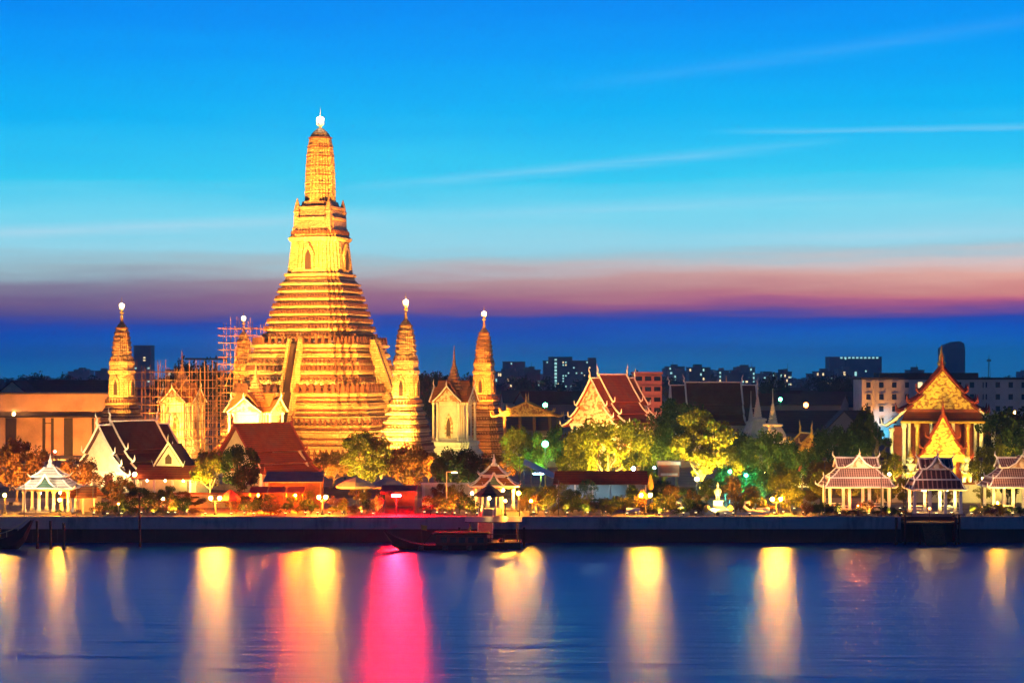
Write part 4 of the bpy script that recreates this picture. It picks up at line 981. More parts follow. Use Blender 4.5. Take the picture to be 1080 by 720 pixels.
# gate with a gold-lit roof, small shrine, stupas
t = thing('court_gate', 'gate with an orange-lit roof and slender posts right of the rightmost tower', 'gate', (GX(556, 440), 440, 0), R(-6))
for x in (-5, -1.6, 1.6, 5): MB().bb(x-.3, x+.3, -.3, .3, 0, GZ(437, 440)).build('post', M['wood'], t)
roof_seg(t, 13, -2.2, 2.2, GZ(436.5, 440), 2.6, 0, M['roof_orange'], M['gold_plain'], .8)
pediment(t, 13, -2.0, GZ(436.5, 440), 2.6, M['gold'], M['gold_plain'], .8)
t = thing('spirit_house', 'small shrine with an orange-lit upswept roof left of the dark round tree', 'shrine', (GX(850, 330), 330, 0), R(10))
for x in (-2, 2):
    for y in (-1.4, 1.4): MB().bb(x-.18, x+.18, y-.18, y+.18, 0, 6.0).build('post', M['redwall'], t)
MB().bb(-2.4, 2.4, -1.8, 1.8, 0, 2.6).build('base', M['white'], t)
MB().bb(-1.7, 1.7, -1.1, 1.1, 2.6, 6.0).build('cella', M['redwall'], t)
roof_seg(t, 5.4, -2.6, 2.6, 6.2, 2.6, 0, M['roof_orange'], M['gold_plain'], .8)
pediment(t, 5.4, -2.4, 6.2, 2.6, M['gold'], M['gold_plain'], .8)
def stupa(label, px, Y, H, r, mt, base=0):
    t = thing('stupa', label, 'stupa', (GX(px, Y), Y, 0), R(20))
    rl(MB(), mold(0, H*.10, r*1.25, r*1.2, .15)+mold(H*.10, H*.2, r*1.1, r*1.0, .15)+mold(H*.2, H*.3, r*.92, r*.8, .12)).build('base', mt, t)
    rl(MB(), [(H*.3, r*.75), (H*.36, r*.78), (H*.44, r*.6), (H*.5, r*.45), (H*.505, r*.55), (H*.53, r*.55), (H*.54, r*.36)]).build('bell', mt, t)
    p = []
    for k in range(9):
        z = H*(.54+.03*k); a = r*(.33-.03*k); p += [(z, a), (z+H*.018, a), (z+H*.02, a*.7)]
    MB().lathe(p+[(H*.82, r*.05), (H, .04)], 9).build('spire', mt, t)
stupa('slender white stupa at the right end of the long dark roof, left one of two', 799, 430, GZ(402, 430), 3.0, M['stucco'])
stupa('slender white stupa at the right end of the long dark roof, right one of two', 815, 415, GZ(410, 415), 3.2, M['stucco'])
stupa('slender pale stupa rising beside the end gable of the long dark roof', 792, 452, GZ(412, 452), 2.0, M['stucco'])
stupa('small golden stupa glowing beyond the long dark roof', 766, 700, GZ(396, 700), 5.6, M['gold_plain'])
# tower crane
t = thing('tower_crane', 'small dark construction crane with long jib behind the scaffolding', 'crane', (GX(228, 900), 900, 0), R(10))
MB().box((0, 0, GZ(382, 900)/2), (1.4, 1.4, GZ(382, 900))).build('mast', M['metal'], t)
MB().bb(-14, 5, -.4, .4, GZ(379.5, 900), GZ(379.5, 900)+.9).build('jib', M['metal'], t)
MB().bb(3, 5.2, -.8, .8, GZ(381.5, 900), GZ(379.6, 900)).build('counterweight', M['metal'], t)
MB().loft([[(-.8, -.6, GZ(379, 900)), (.8, -.6, GZ(379, 900)), (.8, .6, GZ(379, 900)), (-.8, .6, GZ(379, 900))], [(-.1, -.1, GZ(374.5, 900)), (.1, -.1, GZ(374.5, 900)), (.1, .1, GZ(374.5, 900)), (-.1, .1, GZ(374.5, 900))]]).build('tower_head', M['metal'], t)

# ================================================================== trees and plants
CROWNS = {}
def proto(kind, seed):
    key = (kind, seed)
    if key in CROWNS: return CROWNS[key]
    rnd = random.Random(seed*77+len(kind))
    H, W, th, nl, lr, leaf, cnt = {'round': (9, 8, 2.2, 26, 1.3, .42, 4400), 'broad': (9.5, 13, 2.2, 50, 1.4, .44, 8600), 'tall': (12, 7.5, 2.8, 38, 1.2, .42, 6400),
        'sparse': (6, 5.2, 1.8, 20, .75, .26, 1500), 'shrub': (1.8, 2.2, .25, 12, .42, .17, 800), 'cone': (3.0, 1.3, .3, 14, .34, .16, 900), 'wood': (14, 17, 2, 40, 2.2, .75, 2600), 'ball': (2.2, 2.6, .2, 26, .36, .15, 1500)}[kind]
    ch = H-th; c0 = th+ch/2; lobes = []
    for i in range(nl):
        while True:
            p = Vector((rnd.uniform(-1, 1), rnd.uniform(-1, 1), rnd.uniform(-1, 1)))
            if .2 < p.length < 1: break
        if kind == 'cone': p.x *= .9*(.5-p.z*.5)+.1; p.y *= .9*(.5-p.z*.5)+.1
        elif kind == 'ball': p = p.normalized()*.8
        else: p = p.normalized()*(p.length**.6)
        wz = max(.3, W/2-lr*.6)
        lobes.append((Vector((p.x*wz, p.y*wz, c0+p.z*(ch/2-lr*.5))), lr*rnd.uniform(.6, 1.25)))
    m = MB()
    for i in range(cnt):
        c, r = rnd.choice(lobes)
        d = Vector((rnd.gauss(0, 1), rnd.gauss(0, 1), rnd.gauss(0, .8))).normalized()
        p = c+d*r*(rnd.random()**.35)
        if p.z < .1: p.z = .1
        n = (d+Vector((rnd.gauss(0, .7), rnd.gauss(0, .7), rnd.gauss(0, .7)))).normalized(); u = n.orthogonal().normalized(); v = n.cross(u)
        a = rnd.uniform(0, 6.28); u, v = u*math.cos(a)+v*math.sin(a), v*math.cos(a)-u*math.sin(a); s = leaf*rnd.uniform(.6, 1.4)
        m.add([p-u*s*.5, p+v*s*.32-n*s*.08, p+u*s*.5, p-v*s*.32-n*s*.08], [(0, 1, 2, 3)])
    me = bpy.data.meshes.new('crown'); me.from_pydata(m.v, [], m.f); me.materials.append(M['leaf'])
    t = MB(); r0 = H*.022+.02
    t.path([(0, 0, -.1), (rnd.uniform(-.1, .1), rnd.uniform(-.1, .1), th*.6), (rnd.uniform(-.2, .2)*W/8, 0, th*1.1), (0, 0, c0+ch*.15)], [r0*1.5, r0*1.1, r0*.9, r0*.25], 8)
    for c, r in rnd.sample(lobes, min(9, len(lobes))):
        b = Vector((0, 0, th*rnd.uniform(.7, 1.3))); t.path([b, b.lerp(c, .5)+Vector((0, 0, -.15*ch*.3)), c], [r0*.6, r0*.4, r0*.08], 5)
    mt = bpy.data.meshes.new('trunk'); mt.from_pydata(t.v, [], t.f); mt.materials.append(M['bark'])
    for p in mt.polygons: p.use_smooth = True
    CROWNS[key] = (me, mt, H, W); return CROWNS[key]
def tree(kind, seed, px, ytop, Y, wpx, leaf, label, name='tree', cat='tree', group=None, base=0, rz=None):
    me, mt, H, W = proto(kind, seed)
    h = GZ(ytop, Y)-base; w = wpx*Y/K
    r = thing(name, label, cat, (GX(px, Y), Y, base), random.uniform(0, 6.28) if rz is None else rz, group, (w/W, w/W, h/H))
    for nm, ms in (('trunk', mt), ('crown', me)):
        o = bpy.data.objects.new(nm, ms); COL.objects.link(o); o.parent = r
        if nm == 'crown': o.material_slots[0].link = 'OBJECT'; o.material_slots[0].material = M[leaf]
    return r
random.seed(3)
for a in (
 ('broad', 1, 18, 462, 292, 74, 'leaf_rust', 'wide dark tree at the far left, behind the white pavilion'),
 ('round', 2, 84, 478, 300, 44, 'leaf_rust', 'rust-lit bushy tree between the white pavilion and the glowing gable'),
 ('sparse', 1, 117, 497, 268, 36, 'leaf_rust', 'small bare-looking tree with visible limbs in front of the glowing gable'),
 ('round', 3, 222, 472, 286, 44, 'leaf_yel', 'yellow-lit bushy tree left of the red tiled roof'),
 ('tall', 1, 254, 466, 284, 44, 'leaf_dark', 'tall dark tree hiding the left end of the red tiled roof'),
 ('round', 9, 206, 482, 300, 34, 'leaf_rust', 'shaded tree just right of the small gable annexe'),
 ('tall', 2, 385, 452, 290, 52, 'leaf_yel', 'yellow-lit tree with pale trunk in front of the great tower base'),
 ('round', 4, 428, 468, 296, 60, 'leaf_rust', 'rusty dark tree behind the red-lit stall'),
 ('broad', 2, 484, 470, 290, 68, 'leaf_dark', 'broad dark green tree below the white shrine'),
 ('round', 5, 570, 456, 330, 34, 'leaf', 'green-lit tree beside the rightmost corner tower'),
 ('round', 6, 596, 444, 345, 44, 'leaf_dark', 'dark tree between the green-lit tree and the big yellow tree'),
 ('broad', 3, 640, 440, 312, 104, 'leaf_yel', 'biggest yellow-lit tree, in front of the bright carved gable'),
 ('tall', 3, 740, 430, 296, 70, 'leaf_yel', 'bright yellow-green tree below the long dark roof'),
 ('round', 7, 715, 418, 380, 62, 'leaf_dark', 'dark tree between the red tenement and the long dark roof'),
 ('round', 8, 694, 462, 318, 44, 'leaf', 'dim green tree between the two yellow trees'),
 ('broad', 1, 812, 452, 320, 66, 'leaf', 'dim green tree below the pair of slender stupas'),
 ('round', 2, 776, 448, 360, 40, 'leaf_dark', 'dark tree right of the yellow-green tree, under the pale wall'),
 ('broad', 2, 886, 446, 322, 62, 'leaf_dark', 'round dark tree left of the entrance hall, behind the wide pavilion'),
 ('round', 3, 868, 484, 288, 46, 'leaf_rust', 'brown-lit bush behind the left edge of the wide pavilion'),
 ('round', 1, 790, 488, 284, 34, 'leaf', 'teal-lit bush behind the monument, right one'),
 ('round', 9, 765, 490, 284, 26, 'leaf', 'teal-lit bush behind the monument, left one'),
 ('round', 5, 826, 488, 280, 40, 'leaf_yel', 'yellow-lit bush behind the long clipped hedge'),
 ('broad', 3, 1064, 428, 316, 80, 'leaf_dark', 'large dark tree at the right edge behind the pavilion'),
 ('sparse', 2, 1052, 455, 300, 40, 'leaf_yel', 'thin yellow-lit tree with pale limbs at the right edge'),
 ('round', 4, 914, 428, 345, 30, 'leaf', 'clipped tree beside the left side roof of the entrance hall'),
 ('round', 6, 936, 472, 304, 30, 'leaf_yel', 'yellow-lit bush left of the left guardian statue'),
 ('round', 7, 1042, 472, 300, 42, 'leaf_yel', 'yellow-lit bush right of the right guardian statue'),
 ('broad', 1, 205, 378, 540, 66, 'leaf_dark', 'dark tree crown above the scaffolding cage'),
 ('broad', 2, 236, 388, 560, 40, 'leaf_dark', 'smaller dark tree crown between the two scaffoldings'),
 ('round', 2, 176, 392, 530, 34, 'leaf_dark', 'dark tree crown behind the left edge of the scaffolding cage'),
 ('broad', 3, 455, 390, 620, 60, 'leaf_dark', 'low dark tree mass between the great tower and the white shrine'),
 ('round', 8, 690, 488, 290, 26, 'leaf_yel', 'small lit bush at the right end of the long low shed'),
 ('broad', 2, 352, 474, 330, 48, 'leaf_rust', 'rust-lit tree at the foot of the great tower, right of the red tiled roof'),
 ('round', 5, 402, 462, 325, 46, 'leaf_yel', 'yellow-lit tree behind the parasols at the foot of the great tower'),
 ('round', 1, 452, 474, 330, 40, 'leaf_rust', 'rust-lit tree between the great tower and the white shrine'),
 ('broad', 1, 530, 478, 340, 50, 'leaf_rust', 'rust-lit tree at the foot of the rightmost tower, behind the ferry pavilion'),
 ('round', 2, 604, 470, 300, 34, 'leaf_yel', 'yellow-lit bush at the left end of the long low shed'),
 ('round', 3, 676, 474, 300, 40, 'leaf_yel', 'yellow-lit bush between the biggest yellow tree and the booth'),
 ('round', 4, 700, 446, 330, 46, 'leaf', 'green tree behind the booth, left of the yellow-green tree'),
 ('broad', 2, 846, 470, 310, 54, 'leaf', 'spreading green tree in front of the small orange-roofed shrine'),
 ('round', 6, 782, 468, 330, 44, 'leaf_yel', 'yellow-lit tree right of the yellow-green tree, above the monument'),
 ('round', 9, 548, 448, 335, 44, 'leaf_yel', 'yellow-lit tree right of the rightmost tower base, behind the ferry pavilion'),
 ('tall', 1, 905, 440, 330, 30, 'leaf_dark', 'slim dark tree between the round dark tree and the cloud-pruned tree'),
 ('sparse', 3, 620, 503, 270, 22, 'leaf_dark', 'small thin tree in front of the long low shed'),
): tree(*a)
GRP = 'dark trees between the temple and the skyline'
for i in range(46):
    px = random.uniform(-20, 1110); Y = random.uniform(620, 1250)
    if 150 < px < 330: Y = random.uniform(620, 800)
    tree('wood', i % 5, px, random.uniform(393, 403), Y, random.uniform(26, 55), 'leaf_dark', 'dark tree in the far belt between the temple and the skyline', 'far_tree', 'tree', GRP)
# far wood that reads as one mass
rnd = random.Random(8); m = MB()
for i in range(700):
    Y = rnd.uniform(1400, 3600); c = Vector((rnd.uniform(-.36, .36)*Y, Y, rnd.uniform(2, 11))); r = rnd.uniform(5, 9)
    for k in range(26):
        d = Vector((rnd.gauss(0, 1), rnd.gauss(0, 1), rnd.gauss(0, .7))).normalized(); p = c+d*r; p.z = max(.5, p.z)
        u = d.orthogonal().normalized(); v = d.cross(u); s = rnd.uniform(2, 4); m.add([p-u*s, p+v*s*.7, p+u*s, p-v*s*.7], [(0, 1, 2, 3)])
tag(m.build('distant_wood', M['leaf_dark']), 'far belt of dark treetops along the skyline', 'wood', kind='stuff')

# shrubs along the wall; plants in one row look alike and share a label
def shrubs(p0, p1, n, label, group, Y=(262.6, 268), top=(526, 537), w=(14, 24), leafs=('leaf', 'leaf_yel', 'leaf_dark', 'leaf_rust'), kind='shrub'):
    for i in range(n):
        px = p0+(p1-p0)*(i+random.uniform(.2, .8))/n
        tree(kind, random.randint(1, 4), px, random.uniform(*top), random.uniform(*Y), random.uniform(*w), random.choice(leafs), label, 'shrub', 'shrub', group)
shrubs(100, 215, 14, 'leafy shrub in the row on the river wall below the glowing gable hall', 'shrubs below the glowing gable', top=(522, 538))
shrubs(240, 332, 13, 'leafy shrub in the row on the river wall below the red tiled roof', 'shrubs below the red tiled roof', top=(520, 537))
shrubs(346, 402, 5, 'leafy shrub in the row between the double lamp and the red-lit stall', 'shrubs left of the red-lit stall', top=(518, 537))
shrubs(446, 505, 10, 'leafy shrub in the row on the river wall behind the moored boat', 'shrubs behind the moored boat', top=(515, 535))
shrubs(545, 592, 5, 'leafy shrub in the row on the river wall right of the ferry pavilion', 'shrubs right of the ferry pavilion', top=(512, 535))
shrubs(592, 672, 8, 'leafy shrub in the row on the river wall in front of the long low shed', 'shrubs in front of the long low shed', top=(518, 538), leafs=('leaf', 'leaf_yel'))
shrubs(676, 738, 12, 'leafy shrub in the row on the river wall left of the monument', 'shrubs left of the monument', top=(512, 535))
shrubs(776, 812, 5, 'leafy shrub in the row between the monument and the long clipped hedge', 'shrubs right of the monument', top=(515, 536))
shrubs(846, 952, 13, 'leafy shrub in the row on the river wall in front of the wide pavilion', 'shrubs in front of the wide pavilion', Y=(262.3, 264), top=(524, 538))
shrubs(1022, 1080, 6, 'leafy shrub in the row on the river wall in front of the right-end pavilion', 'shrubs in front of the right-end pavilion', Y=(262.3, 264), top=(528, 539))
for px, lab, tp in ((194, 'round clipped dark bush on the river wall below the small gable annexe', 523), (128, 'round clipped dark bush at the foot of the bare-looking tree', 530), (60, 'round clipped bush in front of the white pavilion', 538)):
    tree('ball', px % 3, px, tp, 265, 20, 'leaf_dark', lab, 'clipped_bush', 'bush')
for px, tp, lab in ((727, 514, 'tall rust-lit cone shrub left of the monument, outer one'), (737, 518, 'rust-lit cone shrub left of the monument, inner one'), (776, 516, 'rust-lit cone shrub just right of the monument'), (702, 512, 'rust-lit cone shrub beside the double lamp left of the monument')):
    tree('cone', px % 3, px, tp, 267, 10, 'leaf_rust', lab, 'cone_shrub', 'shrub')
tree('ball', 1, 833, 511, 268, 40, 'leaf_yel', 'long rounded yellow-lit clipped hedge right of the second double lamp', 'clipped_hedge', 'hedge')
# cloud-pruned trees beside the entrance hall
def topiary(label, px, Y, balls, leaf='leaf'):
    t = thing('topiary_tree', label, 'tree', (GX(px, Y), Y, 0), 0); me, mt, H, W = proto('ball', 2)
    top = max(b[2] for b in balls)
    MB().path([(0, 0, 0), (.5, 0, top*.3), (-.4, 0, top*.6), (balls[0][0], 0, top*.95)], [.28, .24, .2, .1], 7).build('trunk', M['bark'], t, True)
    for x, y, z, r in balls:
        MB().path([(0, 0, z*.75), (x*.6, y*.6, z*.85), (x, y, z)], [.12, .1, .06], 5).build('branch', M['bark'], t)
        o = bpy.data.objects.new('foliage_ball', me); COL.objects.link(o); o.parent = t; o.location = (x, y, z-r); o.scale = (2*r/W, 2*r/W, 2*r/H); o.rotation_euler = (0, 0, x*7)
        o.material_slots[0].link = 'OBJECT'; o.material_slots[0].material = M[leaf]
topiary('cloud-pruned tree with round foliage balls left of the entrance hall', 926, 308, [(0, 0, 8.6, 1.5), (-1.1, .3, 10.8, 1.2), (-1.8, 0, 6.4, 1.1), (1.6, -.3, 5.6, 1.2), (-.4, .4, 4.2, 1.1), (1.5, 0, 8.0, 1.0)])
topiary('smaller cloud-pruned tree at the left corner of the entrance hall', 944, 303, [(0, 0, 5.4, 1.3), (1.2, .2, 4.0, 1.0), (-1.1, 0, 3.6, 1.0)], 'leaf_yel')
topiary('cloud-pruned tree with lit foliage balls right of the entrance hall', 1040, 306, [(0, 0, 6.4, 1.4), (1.5, .2, 5.0, 1.2), (-1.2, 0, 4.4, 1.1), (2.2, 0, 7.2, 1.0)], 'leaf_yel')

# ================================================================== riverside small things
def lamp(label, px, py, Y, mt='g_globe', n=1, gap=.9, r=.22, name='street_lamp', arm=False):
    z = GZ(py, Y); t = thing(name, label, 'street lamp', (GX(px, Y), Y, 0))
    MB().lathe([(0, .22), (.25, .2), (.3, .1), (z-.35, .07)], 8).build('post', M['metal'], t, True)
    if n == 1:
        MB().tube((0, 0, z-.36), (0, 0, z-r*.9), .1, .14).build('bracket', M['metal'], t); MB().ball((0, 0, z), r, 12, 8).build('globe', M[mt], t, True)
    else:
        MB().path([(-gap/2, 0, z-r*1.1), (-gap/2, 0, z-.4), (0, 0, z-.5), (gap/2, 0, z-.4), (gap/2, 0, z-r*1.1)], .06, 5).build('bracket', M['metal'], t)
        for sx in (-1, 1): MB().ball((sx*gap/2, 0, z), r, 12, 8).build('globe', M[mt], t, True)
    return t
lamp('street lamp with two globes in front of the yellow-lit bushy tree at left', 227, 525, 264, n=2, gap=1.2)
lamp('street lamp with two bright globes on the wall right of the red awnings', 340, 524, 264, n=2, gap=.9)
lamp('street lamp with two globes left of the monument', 681, 522, 264, n=2, gap=1.2)
lamp('street lamp with two globes right of the monument, beside the clipped hedge', 819, 526, 264, n=2, gap=1.1)
lamp('globe lamp at the far left edge beside the barge', 5, 522, 266, r=.2)
lamp('globe lamp in front of the glowing gable hall', 142, 500, 290, 'g_bulb', r=.3)
lamp('cool white lamp shining above the end of the long low shed', 668, 494, 296, 'g_cool', r=.28)
lamp('small green lamp post right of the rightmost tower', 575, 468, 322, 'g_green', r=.5)
lamp('tall green lamp beyond the gold-roofed gate', 575, 427, 520, 'g_green', r=.6)
lamp('red lamp glowing over the far roofs right of the stupas', 850, 427, 560, 'g_orange', r=.7)
lamp('green lamp right of the pair of stupas', 823, 421, 560, 'g_green', r=.5)
lamp('red lantern on a tall pole behind the white pavilion', 58, 476, 288, 'g_lantern', r=.2)
lamp('amber lamp at the foot of the yellow-green tree', 735, 505, 285, 'g_bulb', r=.3)
lamp('amber globe lamp behind the double lamp right of the monument', 806, 500, 285, 'g_bulb', r=.32)
lamp('globe lamp between the pavilion and the right guardian statue', 1036, 505, 284, 'g_bulb', r=.22)
lamp('globe lamp left of the left guardian statue', 938, 500, 284, 'g_bulb', r=.22)
lamp('pale lamp in the dark trees at the right edge', 1071, 435, 420, r=.3)
lamp('globe lamp under the trees behind the moored boat', 498, 520, 272, 'g_bulb', r=.22)
lamp('globe lamp just right of the ferry pavilion', 547, 520, 270, r=.24)
lamp('globe lamp in front of the small gable annexe', 172, 526, 268, 'g_bulb', r=.18)
lamp('small bright globe lamp in front of the white pavilion steps', 63, 527, 263, r=.19)
lamp('dim globe lamp on the wall in front of the shrubs by the bare-looking tree', 125, 531, 262.6, r=.06)
lamp('globe lamp on the wall right of the ticket kiosk', 533, 528, 262.8, r=.15)
lamp('globe lamp on the wall beside the thin pole left of the long low shed', 560, 528, 262.8, r=.14)
lamp('orange lamp beside the wide pavilion columns', 905, 533, 262.3, 'g_sodium', r=.03)
lamp('globe lamp left of the right-end pavilion columns', 1052, 530, 262.2, r=.11)
lamp('small red lamp at the foot of the monument', 757.5, 541, 261.9, 'g_red', r=.03)
lamp('teal lamp in the left teal-lit bush behind the monument', 770, 497, 281, 'g_teal', r=.2)
lamp('teal lamp in the right teal-lit bush behind the monument', 787, 501, 281, 'g_teal', r=.2)
lamp('cyan lamp beside the cool white lamp over the long low shed', 690, 493, 294, 'g_cool', r=.2)
t = thing('arm_lamp', 'tall lamp post with a flat arm rising behind the moored boat', 'street lamp', (GX(471, 268), 268, 0)); z = GZ(497, 268)
MB().tube((0, 0, 0), (0, 0, z), .1, .07, 7).build('post', M['canvas'], t); MB().bb(-.05, 1.4, -.06, .06, z-.1, z).build('arm', M['canvas'], t); MB().bb(.7, 1.4, -.12, .12, z-.17, z-.103).build('lamp_head', M['g_bulb'], t)
for px, yt, Y, lab in ((589, 507, 263, 'thin pole standing on the river wall left of the long low shed'), (98, 540-42, 264, 'thin pole with a small sign in front of the glowing gable'), (940, 514, 262.5, 'thin dark pole at the right corner of the wide pavilion')):
    p = thing('pole', lab, 'pole', (GX(px, Y), Y, 0)); MB().tube((0, 0, 0), (0, 0, GZ(yt, Y)), .07, .05, 6).build('shaft', M['metal'], p); MB().ball((0, 0, GZ(yt, Y)), .09, 6, 4).build('cap', M['metal'], p)

# red-lit stall with its tube lamp
t = thing('stall', 'open stall with a dark red canopy lit by a red tube lamp', 'stall', (GX(421, 267), 267, 0))
MB().slab([(-2.4, -2.2, 3.1), (2.4, -2.2, 3.1), (2.4, 1.8, 3.7), (-2.4, 1.8, 3.7)], .08).build('canopy', M['redcanvas'], t)
MB().slab([(-2.4, -2.22, 2.6), (2.4, -2.22, 2.6), (2.4, -2.22, 3.1), (-2.4, -2.22, 3.1)], .04).build('valance', M['redcanvas'], t)
for x in (-2.3, 2.3):
    for y in (-2.1, 1.7): MB().tube((x, y, 0), (x, y, 3.1 if y < 0 else 3.6), .06, n=6).build('post', M['metal'], t)
MB().bb(-2.0, 2.0, 1.4, 1.6, 0, 3.3).build('back_panel', M['redcanvas'], t); MB().bb(-1.9, 1.9, -1.0, -.2, 0, 1.0).build('counter', M['wood'], t)
t = thing('tube_lamp', 'bright red tube lamp on a post in front of the dark red stall', 'lamp', (GX(418, 263.2), 263.2, 0))
MB().tube((0, 0, 0), (0, 0, 2.55), .06, n=6).build('post', M['metal'], t); MB().tube((-.55, -.1, 2.62), (.55, -.1, 2.62), .11, n=8).build('tube', M['g_red'], t); MB().bb(-.65, .65, -.02, .08, 2.45, 2.8).build('backplate', M['metal'], t)

def parasol(label, px, py, Y, w, mt):
    z = GZ(py, Y); t = thing('parasol', label, 'parasol', (GX(px, Y), Y, 0))
    MB().tube((0, 0, 0), (0, 0, z), .06, n=6).build('pole', M['metal'], t)
    n = 8; rg = lambda r, zz: [(r*math.cos(2*math.pi*k/n), r*math.sin(2*math.pi*k/n), zz) for k in range(n)]
    MB().loft([rg(w/2, z-1.45), rg(w/2+.02, z-1.2), rg(w*.32, z-.6), rg(.1, z), rg(.08, z-.06), rg(w*.31, z-.68), rg(w/2-.05, z-1.3)]).build('canopy', mt, t)
    MB().lathe([(0, .35), (.15, .35), (.2, .1)], 10).build('foot', M['stone'], t)
parasol('large cream parasol left of the yellow-lit tree trunk', 376, 503, 272, 5.6, M['canvas'])
parasol('cream parasol behind the red-lit stall', 408, 503, 274, 5.2, M['canvas'])
parasol('red parasol left of the red awnings, in the shrubs', 243, 516, 266, 2.8, M['redcanvas'])
t = thing('folded_parasol', 'folded yellow parasol standing at the end of the long low shed', 'parasol', (GX(686, 270), 270, 0))
MB().tube((0, 0, 0), (0, 0, 5.0), .05, n=6).build('pole', M['metal'], t); MB().lathe([(3.0, .32), (3.4, .45), (4.2, .32), (5.1, .05)], 9).build('canopy', M['yellowcanvas'], t)

t = thing('market_tent', 'low grey canopy along the foot of the red tiled roof', 'canopy', (GX(312, 275), 275, 0))
MB().slab([(-4.2, -2.6, 3.9), (3.9, -2.6, 3.9), (3.9, 2, 5.1), (-4.2, 2, 5.1)], .1).build('canopy', M['bluecanvas'], t)
for x in (-4, -1.4, 1.2, 3.7): MB().tube((x, -2.5, 0), (x, -2.5, 3.85), .07, n=6).build('post', M['metal'], t)
MB().bb(-4, 3.7, 1.5, 1.8, 0, 4.7).build('back_wall', M['wood'], t)
t = thing('awning', 'row of red awnings below the grey canopy', 'awning', (GX(300, 270), 270, 0))
for x in (-3.4, -.9, 1.6): MB().slab([(x-1.2, -1.6, 2.7), (x+1.2, -1.6, 2.7), (x+1.2, .3, 3.4), (x-1.2, .3, 3.4)], .05).build('canopy', M['redcanvas'], t)
for x in (-4.5, -2.1, .4, 2.7): MB().tube((x, -1.5, 0), (x, -1.5, 2.7), .05, n=6).build('post', M['metal'], t)
for x in (-3.4, 1.6): MB().ball((x, -1.2, 2.3), .14, 8, 6).build('lamp', M['g_sodium'], t, True)
t = thing('gable_annexe', 'small annexe with a white arched gable and low brown roof beside the glowing hall', 'annexe', (GX(178, 292), 292, 0), R(-12))
MB().bb(-4.2, 4.2, 0, 5, 0, 4.2).build('wall', M['cream'], t)
MB().slab([(-4.8, -2.6, 3.5), (4.8, -2.6, 3.5), (4.8, .2, 5.3), (-4.8, .2, 5.3)], .2).build('lower_roof', M['roof_red'], t)
for x in (-4.2, -1.4, 1.4, 4.2): MB().bb(x-.15, x+.15, -2.3, -2.0, 0, 3.4).build('post', M['white'], t)
gpoly = [(-2.1, -.1, 5.2), (2.1, -.1, 5.2), (1.3, -.1, 6.6), (0, -.1, 8.4), (-1.3, -.1, 6.6)]
gg = MB().slab(gpoly, .3).build('gable', M['stucco'], t); MB().slab([(-.5, -.16, 5.5), (.5, -.16, 5.5), (.5, -.16, 6.4), (0, -.16, 7.0), (-.5, -.16, 6.4)], .05).build('gable_window', M['wood'], gg)
m = MB()
for sx in (-1, 1): m.path([(0, -.2, 8.6), (sx*1.4, -.2, 6.6), (sx*2.3, -.2, 5.2), (sx*2.6, -.2, 6.0)], [.16, .15, .15, .03], 5)
m.path([(0, -.2, 8.5), (0, -.4, 9.2), (0, -.2, 9.9)], [.14, .1, .02], 5); m.build('bargeboard', M['white'], gg)
for sx in (-1, 1): MB().slab(([(0, -.1, 8.4), (sx*2.2, -.1, 5.2), (sx*2.2, 4.9, 5.2), (0, 4.9, 8.4)])[::sx], .2).build('upper_roof', M['roof_dark'], t)
for x in (-2.8, 0, 2.8): MB().ball((x, -1.4, 3.1), .16, 8, 6).build('porch_lamp', M['g_bulb'], t, True)

t = thing('long_shed', 'long low shed with a red-brown roof and white lamps beneath', 'shed', (GX(634, 284), 284, 0))
zr = GZ(509, 284)
MB().slab([(-6.9, -2.6, zr), (6.6, -2.6, zr), (6.6, .3, zr+1.7), (-6.6, .3, zr+1.7)], .15).slab([(-6.6, .3, zr+1.7), (6.6, .3, zr+1.7), (6.6, 3.2, zr), (-6.6, 3.2, zr)], .15).build('roof', M['roof_red'], t)
for i in range(6): MB().bb(-6.3+2.5*i-.1, -6.3+2.5*i+.1, -2.3, -2.1, 0, zr-.1).build('post', M['white'], t)
MB().bb(-6.4, 6.4, 2.6, 2.8, 0, zr).build('back_wall', M['far2'], t)
for x in (-4.4, -1.2, 2.0): MB().bb(x-1, x+1, -.3, -.1, zr-.25, zr-.15).build('tube_lamp', M['g_cool'], t)
m = MB(); m.bb(-6.2, 6.2, -2.9, -2.75, .85, .95)
t2 = thing('clipped_hedge', 'long straight clipped hedge in front of the long low shed', 'hedge', (GX(632, 275), 275, 0))
rnd = random.Random(4); m = MB()
for i in range(5200):
    p = Vector((rnd.uniform(-5.6, 5.6), rnd.uniform(-.8, .8), rnd.uniform(.05, 1.3)))
    k = rnd.randrange(3)
    if k == 0: p.y = -.8+rnd.uniform(-.08, .08)
    elif k == 1: p.z = 1.3+rnd.uniform(-.08, .08)
    n = Vector((rnd.gauss(0, 1), rnd.gauss(0, 1), rnd.gauss(0, 1))).normalized(); u = n.orthogonal().normalized(); v = n.cross(u); s = rnd.uniform(.1, .22)
    m.add([p-u*s*.5, p+v*s*.35, p+u*s*.5, p-v*s*.35], [(0, 1, 2, 3)])
m.build('foliage', M['leaf'], t2); MB().bb(-5.4, 5.4, -.6, .6, 0, 1.0).build('twigs', M['bark'], t2)
t = thing('sail_awning', 'cool-lit pale blue awning between the ferry pavilion and the long low shed', 'awning', (GX(572, 290), 290, 0))
MB().slab([(-2.8, -1.5, 5.6), (1.6, -1.5, 3.6), (2.2, 1.5, 4.0), (-2.6, 1.5, 6.3)], .06).build('canopy', M['white'], t)
for x, z in ((-2.7, 5.5), (1.5, 3.5)): MB().tube((x, -1.4, 0), (x, -1.4, z), .06, n=6).build('post', M['metal'], t)
MB().bb(-1.4, .6, -.2, 0, 4.1, 4.25).build('tube_lamp', M['g_cool'], t)
